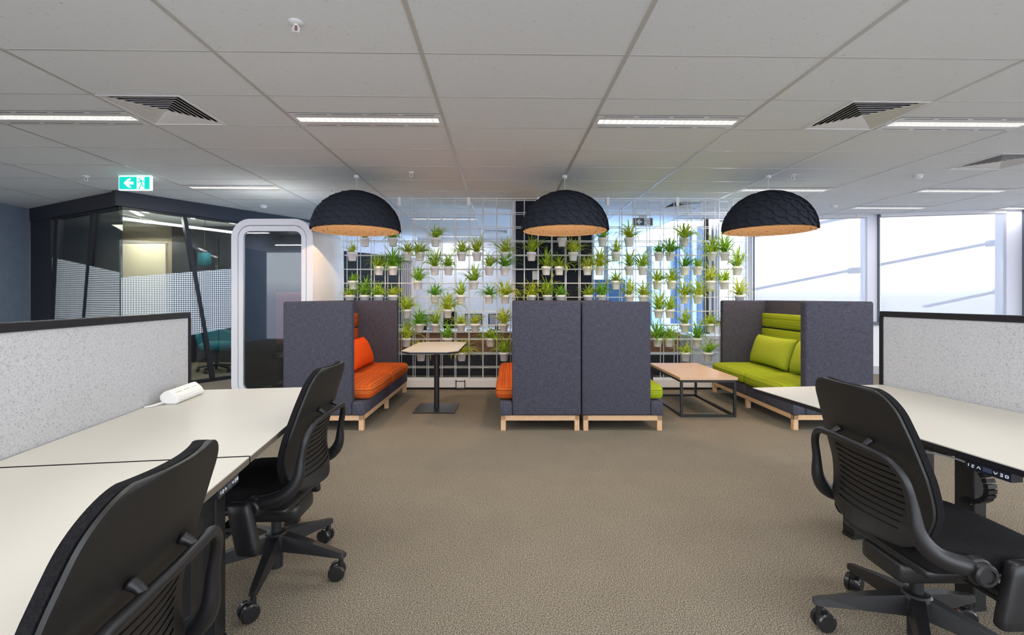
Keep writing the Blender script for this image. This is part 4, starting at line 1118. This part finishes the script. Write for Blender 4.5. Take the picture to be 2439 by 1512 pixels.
make_desk('office_desk', 'cream desk in the lower left corner under the nearest chair', LO, PI / 2 + AL, -1.45, -0.007, 0.0, 0.84, (-1.38, -0.09), (-0.235, -0.085), 'y', M['deskedge'])
AR = math.radians(6.8); RO = (1.520, 3.020)
rd = make_desk('office_desk', 'cream desk with shade-darkened edge on the right in front of the green sofa', RO, AR, 0.0, 0.90, -1.75, 0.0, (-1.06, -0.47), (-1.26, -1.41), 'x', M['frame'], 0.24)  # black edging stands for the shadow on this edge
# cable chain and cable under the right desk
bm = BM()
pts = catmull([(0.18, -1.115, 0.665), (0.18, -1.17, 0.625), (0.18, -1.205, 0.57), (0.18, -1.20, 0.515), (0.18, -1.15, 0.478), (0.18, -1.11, 0.475)], 3)
for a, b in zip(pts[:-1:1], pts[1::1]):
    c = a.lerp(b, 0.78); beam(bm, a, c, 0.04, 0.018)
obj('cable_chain', bm, M['blackplastic'], rd)
bm = BM(); tube(bm, [(0.02, -1.30, 0.672), (0.03, -1.2, 0.675), (0.05, -1.05, 0.655), (0.14, -0.9, 0.62), (0.25, -0.8, 0.66)], 0.004, 6, 5); obj('cable', bm, M['lightgrey'], rd)
# --- desk screens
def make_screen(label, org, rz, lo, hi, endlo, endhi):
    """lo/hi = (x0,y0),(x1,y1) footprint; frame rails and a fabric panel"""
    t = thing('desk_screen', label, 'desk screen', (org[0], org[1], 0), rz, 'patterned desk screens')
    (x0, y0), (x1, y1) = lo, hi; z0, z1 = DZ - 0.03, 1.20
    alongx = (x1 - x0) > (y1 - y0)
    bm = BM(); e = 0.026
    if alongx: box(bm, (x0 + e, y0 + 0.006, z0), (x1 - e, y1 - 0.006, z1 - 0.036))
    else: box(bm, (x0 + 0.006, y0 + e, z0), (x1 - 0.006, y1 - e, z1 - 0.036))
    obj('fabric_panel', bm, M['squig'], t)
    bm = BM(); bbox(bm, (x0, y0, z1 - 0.036), (x1, y1, z1), 0.003, 1)
    if alongx:
        box(bm, (x0, y0, z0), (x0 + e, y1, z1 - 0.036)); box(bm, (x1 - e, y0, z0), (x1, y1, z1 - 0.036))
    else:
        box(bm, (x0, y0, z0), (x1, y0 + e, z1 - 0.036)); box(bm, (x0, y1 - e, z0), (x1, y1, z1 - 0.036))
    obj('screen_frame', bm, M['frame'], t)
    for f in (0.12, 0.88):
        bm = BM()
        if alongx: xx = x0 + (x1 - x0) * f; box(bm, (xx - 0.03, y0 + 0.01, 0.60), (xx + 0.03, y1 - 0.01, z0))
        else: yy = y0 + (y1 - y0) * f; box(bm, (x0 + 0.01, yy - 0.03, 0.60), (x1 - 0.01, yy + 0.03, z0))
        obj('clamp', bm, M['frame'], t)
    return t
make_screen('long light grey patterned desk screen on the left behind the cream desks', LO, PI / 2 + AL, (-1.45, 0.842), (1.37, 0.882), 1, 1)
make_screen('light grey patterned desk screen on the right, in front of the blinds', RO, AR, (0.895 + 0.007, -1.75), (0.942, 0.02), 1, 1)
# --- white power box on the left desk
t = thing('power_box', 'white slanted power socket box standing on the left desk by the screen', 'power box', (LO[0], LO[1], 0), PI / 2 + AL)
bm = BM(); prof = [(0.715, 0.7215), (0.768, 0.7215), (0.796, 0.740), (0.800, 0.765), (0.778, 0.788), (0.752, 0.795), (0.716, 0.762), (0.704, 0.738)]
a = [bm.verts.new((0.95, y, z)) for y, z in prof]; b = [bm.verts.new((1.23, y, z)) for y, z in prof]
bm.faces.new(a[::-1]); bm.faces.new(b)
for i in range(len(prof)): bm.faces.new((a[i], a[(i + 1) % 8], b[(i + 1) % 8], b[i]))
bmesh.ops.recalc_face_normals(bm, faces=list(bm.faces)); bmesh.ops.bevel(bm, geom=list(bm.edges), offset=0.004, segments=2, affect='EDGES'); obj('housing', bm, M['yellowdot'], t)
bm = BM()
for xx in (0.98, 1.06, 1.14):
    box(bm, (xx, 0.731, 0.7765), (xx + 0.055, 0.733, 0.7795))
obj('socket', bm, M['lightgrey'], t)
bm = BM(); tube(bm, [(0.948, 0.77, 0.735), (0.90, 0.80, 0.727), (0.88, 0.832, 0.724)], 0.004, 6, 4); obj('power_cord', bm, M['yellowdot'], t)
# ------------------------------------------------------------------ office chairs
PRO = [(0.440, -0.212), (0.48, -0.192), (0.53, -0.176), (0.59, -0.170), (0.68, -0.184), (0.80, -0.214), (0.90, -0.243), (0.99, -0.272)]
def py_(z):
    for (za, ya), (zb, yb) in zip(PRO, PRO[1:]):
        if z <= zb:
            i = PRO.index((za, ya)); pm = PRO[max(i - 1, 0)]; pn = PRO[min(i + 2, len(PRO) - 1)]
            f = (z - za) / (zb - za); m0 = (yb - pm[1]) / (zb - pm[0]) * (zb - za); m1 = (pn[1] - ya) / (pn[0] - za) * (zb - za)
            return (2 * f ** 3 - 3 * f * f + 1) * ya + (f ** 3 - 2 * f * f + f) * m0 + (-2 * f ** 3 + 3 * f * f) * yb + (f ** 3 - f * f) * m1
    return PRO[-1][1]
WID = [(0.440, 0.185), (0.50, 0.222), (0.58, 0.240), (0.70, 0.240), (0.82, 0.226), (0.90, 0.212), (0.99, 0.200)]
def lin(tab, z):
    for (a, b), (c, d) in zip(tab, tab[1:]):
        if z <= c: return b + (d - b) * (z - a) / (c - a)
    return tab[-1][1]
ZT, ZB, CR = 0.975, 0.445, 0.085
def hw(z, grow=0.0):
    w = lin(WID, z) + grow
    if z > ZT - CR: w -= CR * (1 - math.sqrt(max(0.0, 1 - ((z - ZT + CR) / CR) ** 2)))
    if z < ZB + 0.05: w -= 0.05 * (1 - math.sqrt(max(0.0, 1 - ((ZB + 0.05 - z) / 0.05) ** 2)))
    return w
def back_surface(off, thick, slots, grow=0.0):
    """curved back panel between two offset surfaces; slots drops face rows in the middle"""
    zs = []
    for i in range(9): zs.append(ZB + 0.05 * (1 - math.cos(PI / 2 * i / 8)))
    sl = [(0.500 + 0.0225 * i, 0.5055 + 0.0225 * i) for i in range(10)]
    z = 0.499
    for a, b in sl: zs += [a, b]
    z = sl[-1][1] + 0.02
    while z < ZT - CR: zs.append(z); z += 0.022
    for i in range(13): zs.append(ZT - CR + CR * math.sin(PI / 2 * i / 12))
    us = [-1, -0.97, -0.9, -0.8, -0.66, -0.5, -0.34, -0.17, 0, 0.17, 0.34, 0.5, 0.66, 0.8, 0.9, 0.97, 1]
    bm = BM(); G = []
    for o in (off, off - thick):
        g = []
        for z in zs:
            w = max(0.001, hw(z, grow)); row = []
            for u in us:
                wr = 0.042 * (u * u) * (0.5 + 0.5 * min(1, (ZT - z) / 0.35))
                row.append(bm.verts.new((u * w, py_(z) + o + wr, z)))
            g.append(row)
        G.append(g)
    nz_, nu = len(zs), len(us)
    for j in range(nz_ - 1):
        cut = slots and any(abs(zs[j] - a) < 1e-6 and abs(zs[j + 1] - b) < 1e-6 for a, b in sl)
        for k in range(nu - 1):
            mid = abs((us[k] + us[k + 1]) / 2)
            if cut and mid < 0.68: continue
            bm.faces.new((G[0][j][k], G[0][j + 1][k], G[0][j + 1][k + 1], G[0][j][k + 1]))
            bm.faces.new((G[1][j][k + 1], G[1][j + 1][k + 1], G[1][j + 1][k], G[1][j][k]))
        for k, s in ((0, 1), (nu - 1, -1)):
            f = (G[0][j][k], G[1][j][k], G[1][j + 1][k], G[0][j + 1][k]); bm.faces.new(f if s == 1 else f[::-1])
    for k in range(nu - 1):
        bm.faces.new((G[0][-1][k], G[1][-1][k], G[1][-1][k + 1], G[0][-1][k + 1])); bm.faces.new((G[0][0][k + 1], G[1][0][k + 1], G[1][0][k], G[0][0][k]))
    return bm
def make_chair(label, loc, rz, base_ang, post=(0.283, 0.075)):
    t = thing('office_chair', label, 'chair', (loc[0], loc[1], 0), rz, 'black office chairs')
    # seat
    bm = BM(); rounded(bm, (0.245, 0.262, 0.042), 0.04, 11, (0, 0.105, 0.430), (0, 0, 0.012))
    for v in bm.verts:
        f = (v.co.y - 0.12) / 0.21
        if f > 0: v.co.z -= 0.035 * f * f
        r = 1 - 0.10 * max(0, f) ** 2; v.co.x *= r
    obj('seat', bm, M['blackfab'], t, True)
    bm = BM(); rounded(bm, (0.205, 0.20, 0.02), 0.02, 7, (0, 0.06, 0.376)); obj('seat_pan', bm, M['blackplastic'], t, True)
    # back: cushion in front, slotted shell behind
    sharp(obj('back_cushion', back_surface(0.014, 0.022, False, 0.002), M['blackfab'], t), 50)
    sharp(obj('back_shell', back_surface(-0.012, 0.009, True), M['shell'], t), 50)
    half = [(0.262, -0.035, 0.436), (0.264, -0.10, 0.450), (0.260, -0.165, 0.478), (0.250, -0.205, 0.535), (0.242, -0.216, 0.62), (0.228, -0.232, 0.70), (0.180, -0.246, 0.748), (0.10, -0.257, 0.760), (0.0, -0.262, 0.763)]
    rad = [0.030, 0.030, 0.029, 0.024, 0.0165, 0.0145, 0.0135, 0.0125, 0.0120]
    pts = half + [(-p[0], p[1], p[2]) for p in half[-2::-1]]; rr = rad + rad[-2::-1]
    bm = BM(); tube(bm, pts, rr, 12, 5); hp = obj('back_hoop', bm, M['blackplastic'], t, True)
    for s in (-1, 1):
        bm = BM(); tube(bm, [(s * 0.085, -0.258, 0.762), (s * 0.082, -0.246, 0.775), (s * 0.08, py_(0.785) - 0.020, 0.785)], [0.010, 0.010, 0.013], 10, 3); obj('lug', bm, M['blackplastic'], hp, True)
        bm = BM(); lathe(bm, [(0, 0), (0.034, 0), (0.041, 0.006), (0.042, 0.034), (0.036, 0.038), (0.036, 0.056), (0.030, 0.062), (0.022, 0.062), (0.020, 0.056), (0, 0.056)], 22)
        for v in bm.verts: v.co = Vector((s * (0.245 + v.co.z), -0.035 + v.co.x, 0.430 + v.co.y * (s)))
        bmesh.ops.recalc_face_normals(bm, faces=list(bm.faces)); sharp(obj('pivot_hub', bm, M['blackplastic'], t), 40)
        bm = BM(); rounded(bm, (0.025, 0.047, 0.108), 0.022, 6, (s * post[0], post[1], 0.362), (0, 0, 0), None)
        for v in bm.verts: v.co.y += (v.co.z - 0.362) * 0.20
        obj('arm_post', bm, M['blackplastic'], t, True)
    bm = BM(); rounded(bm, (0.10, 0.15, 0.04), 0.025, 6, (0, 0.01, 0.318)); obj('mechanism', bm, M['black'], t, True)
    bm = BM(); tube(bm, [(-0.28, 0.075, 0.315), (0.28, 0.075, 0.315)], 0.011, 10); box(bm, (-0.29, 0.05, 0.335), (0.29, 0.10, 0.352)); obj('crossbar', bm, M['black'], t)
    for s, z in ((1, 0.305), (-1, 0.31)):
        bm = BM(); tube(bm, [(s * 0.09, 0.12, z), (s * 0.20, 0.135, z)], 0.005, 8); rounded(bm, (0.03, 0.013, 0.006), 0.006, 4, (s * 0.225, 0.138, z)); obj('lever', bm, M['blackplastic'], t, True)
    bm = BM(); cyl(bm, (0, 0, 0.19), (0, 0, 0.29), 0.022, 16); cyl(bm, (0, 0, 0.035), (0, 0, 0.20), 0.029, 18); sharp(obj('gas_column', bm, M['black'], t))
    bm = BM(); lathe(bm, [(0.03, 0.115), (0.05, 0.12), (0.052, 0.185), (0.042, 0.198), (0.03, 0.2)], 20); sharp(obj('base_hub', bm, M['blackplastic'], t))
    for k in range(5):
        a = math.radians(base_ang + 72 * k); ca, sa = math.cos(a), math.sin(a)
        def R(x, y, z): return Vector((x * ca - y * sa, x * sa + y * ca, z))
        bm = BM(); secs = [(0.035, 0.030, 0.120, 0.193), (0.16, 0.024, 0.112, 0.166), (0.30, 0.018, 0.100, 0.128), (0.325, 0.017, 0.098, 0.122), (0.338, 0.012, 0.100, 0.118)]
        rings = [[bm.verts.new(R(x, -w, zb)), bm.verts.new(R(x, w, zb)), bm.verts.new(R(x, w * 0.72, zt)), bm.verts.new(R(x, -w * 0.72, zt))] for x, w, zb, zt in [(x, w, zb, zt) for x, w, zb, zt in secs]]
        for p, q in zip(rings, rings[1:]):
            for i in range(4): bm.faces.new((p[i], p[(i + 1) % 4], q[(i + 1) % 4], q[i]))
        bm.faces.new(rings[0][::-1]); bm.faces.new(rings[-1])
        lg = obj('base_leg', bm, M['blackplastic'], t)
        bm = BM(); cyl(bm, R(0.318, 0, 0.065), R(0.318, 0, 0.105), 0.011, 10)
        sw = a + (0.9, -0.6, 2.2, 0.3, -1.3)[k]; f = Vector((math.cos(sw), math.sin(sw), 0)); s = Vector((-f.y, f.x, 0)); c = R(0.318, 0, 0.036) - f * 0.018
        c.z = 0.0365
        tube(bm, [c - s * 0.008, c + s * 0.008], 0.030, 16)
        beam(bm, c + Vector((0, 0, 0.026)), R(0.318, 0, 0.072), 0.016, 0.02)
        fk = sharp(obj('caster', bm, M['blackplastic'], lg))
        for e in (-1, 1):
            bm = BM(); p0_, p1_ = c + s * (0.009 * e), c + s * (0.030 * e); m = c + s * (0.025 * e)
            tube(bm, [p0_, p0_ + s * 0.002 * e, m, p1_, p1_ + s * 0.001 * e], [0.031, 0.0365, 0.0365, 0.031, 0.022], 22); 
            sharp(obj('wheel', bm, M['wheel'], lg), 30)
    return t
make_chair('black office chair at lower left, cut off, nearest the left desk', (-0.915, 0.90), PI / 2 + 0.12, 33)
make_chair('whole black office chair on the left at the desk with the power box', (-1.10, 2.235), PI / 2 + 0.02, 46, (0.318, -0.02))
make_chair('black office chair on the right with its back to the camera', (1.50, 1.775), -PI / 2, 38)
# ------------------------------------------------------------------ workplace seen through the grid
t = thing('workbench', 'long white-topped timber workbench behind the plant grid', 'workbench')
bx0, bx1 = -2.05, 2.80
bm = BM(); bbox(bm, (bx0, 7.88, 0.705), (bx1, 8.60, 0.73), 0.003, 1); obj('worktop', bm, M['wallwhite'], t)
bm = BM(); box(bm, (bx0 + 0.02, 7.92, 0.37), (bx1 - 0.02, 7.96, 0.704)); obj('front_panel', bm, M['timber'], t)
bm = BM(); bbox(bm, (bx0 + 0.02, 7.90, 0.34), (bx1 - 0.02, 8.40, 0.365), 0.003, 1); obj('shelf', bm, M['lightgrey'], t)
bm = BM(); box(bm, (bx0 + 0.02, 7.92, 0.0), (bx1 - 0.02, 8.40, 0.338)); obj('storage_base', bm, M['navy'], t)
def monitor(label, x, y, w, h, rz):
    t = thing('monitor', label, 'monitor', (x, y, 0.731), rz, 'monitors on the workbench')
    bm = BM(); bbox(bm, (-w / 2, -0.012, 0.07), (w / 2, 0.02, 0.07 + h), 0.004, 1); obj('bezel', bm, M['black'], t)
    bm = BM(); box(bm, (-w / 2 + 0.015, -0.014, 0.085), (w / 2 - 0.015, -0.0125, 0.055 + h)); obj('display_panel', bm, M['screen'], t)
    bm = BM(); bbox(bm, (-0.03, 0.021, 0.012), (0.03, 0.035, 0.22), 0.003, 1); bbox(bm, (-0.11, -0.06, 0.0), (0.11, 0.09, 0.012), 0.004, 1); obj('stand', bm, M['black'], t)
monitor('grey-screened monitor behind the grid just left of the central sofas', (1184 - CX) * 8.15 / F, 8.15, 0.30, 0.21, 0.25)
monitor('middle monitor behind the grid, behind a plant, right of the dark chair', (1128 - CX) * 8.15 / F, 8.15, 0.30, 0.21, -0.1)
monitor('leftmost monitor behind the grid, above the cafe table', (1012 - CX) * 8.15 / F, 8.15, 0.30, 0.20, 0.15)
t = thing('task_chair', 'dark chair back rising above the workbench behind the grid', 'chair', ((1068 - CX) * 8.9 / F, 8.95, 0), PI)
bm = BM(); rounded(bm, (0.13, 0.03, 0.20), 0.03, 7, (0, -0.2, 0.82), (0, 0.01, 0)); obj('backrest', bm, M['blackfab'], t, True)
bm = BM(); rounded(bm, (0.22, 0.22, 0.04), 0.035, 7, (0, 0.0, 0.46)); obj('seat', bm, M['blackfab'], t, True)
bm = BM(); tube(bm, [(0, 0.0, 0.42), (0, -0.2, 0.44), (0, -0.235, 0.7)], 0.018, 8, 4); obj('back_stem', bm, M['black'], t, True)
bm = BM(); cyl(bm, (0, 0, 0.06), (0, 0, 0.43), 0.025, 12)
for k in range(5):
    a = 2 * PI * k / 5; beam(bm, (0, 0, 0.1), (0.3 * math.cos(a), 0.3 * math.sin(a), 0.05), 0.04, 0.03); cyl(bm, (0.3 * math.cos(a), 0.3 * math.sin(a) - 0.015, 0.03), (0.3 * math.cos(a), 0.3 * math.sin(a) + 0.015, 0.03), 0.03, 10)
obj('star_base', bm, M['black'], t)
t = thing('water_bottle', 'pale blue bottle on the workbench above the cafe table', 'bottle', ((1024 - CX) * 7.86 / F, 8.0, 0.731))
bm = BM(); lathe(bm, [(0, 0), (0.04, 0.002), (0.042, 0.13), (0.02, 0.16), (0.018, 0.185), (0, 0.185)], 16); obj('bottle_body', bm, mat('pale_blue_plastic', (0.55, 0.66, 0.80), 0.3), t, True)
bm = BM(); lathe(bm, [(0, 0.186), (0.021, 0.186), (0.021, 0.21), (0, 0.21)], 14); obj('cap', bm, M['white'], t)
t = thing('pedestal_cabinet', 'light grey pedestal cabinet behind the grid next to the far right wing', 'cabinet', (2.72, 7.25, 0))
bm = BM(); bbox(bm, (0, 0, 0.04), (0.62, 0.5, 0.70), 0.006, 2); obj('carcass', bm, M['lightgrey'], t)
bm = BM(); box(bm, (0.02, 0.02, 0), (0.60, 0.48, 0.04)); obj('kickboard', bm, M['dark'], t)
for z in (0.06, 0.28, 0.50):
    bm = BM(); bbox(bm, (0.012, -0.016, z), (0.608, -0.001, z + 0.205), 0.003, 1); dr = obj('drawer', bm, M['lightgrey'], t)
    bm = BM(); bbox(bm, (0.24, -0.030, z + 0.15), (0.38, -0.017, z + 0.162), 0.003, 1); obj('handle', bm, M['brass'], dr)
t = thing('notice_sign', 'small white notice on the dark column behind the grid', 'notice')
bm = BM(); bbox(bm, ((1268 - CX) * 6.99 / F, 6.992, W(0, 666, 6.99).z), ((1284 - CX) * 6.99 / F, 6.999, W(0, 645, 6.99).z), 0.002, 1); obj('plate', bm, M['white'], t)
t = thing('divider_screen', 'blue fabric divider screen behind the grid, right of the dark column', 'screen')
bm = BM(); bbox(bm, (1.47, 8.85, 0.72), (2.10, 8.90, 1.62), 0.01, 2); obj('panel', bm, M['blue'], t)
bm = BM()
for x in (1.52, 2.0): box(bm, (x, 8.70, 0.0), (x + 0.05, 9.05, 0.02)); box(bm, (x + 0.01, 8.86, 0.02), (x + 0.04, 8.89, 0.72))
obj('foot', bm, M['black'], t)
# pinkish slatted screen on the left of the white wall
t = thing('slatted_screen', 'narrow screen of upright pinkish slats behind the grid left of the white wall', 'screen', (-2.75, 11.05, 0))
for i in range(9):
    bm = BM(); box(bm, (0.05 * i, 0, 0.05), (0.05 * i + 0.022, 0.05, 2.1)); obj('slat', bm, M['pink'], t)
bm = BM(); box(bm, (-0.02, 0.0, 0.0), (0.45, 0.05, 0.05)); box(bm, (-0.02, 0.0, 2.1), (0.45, 0.05, 2.15)); obj('rail', bm, M['pink'], t)
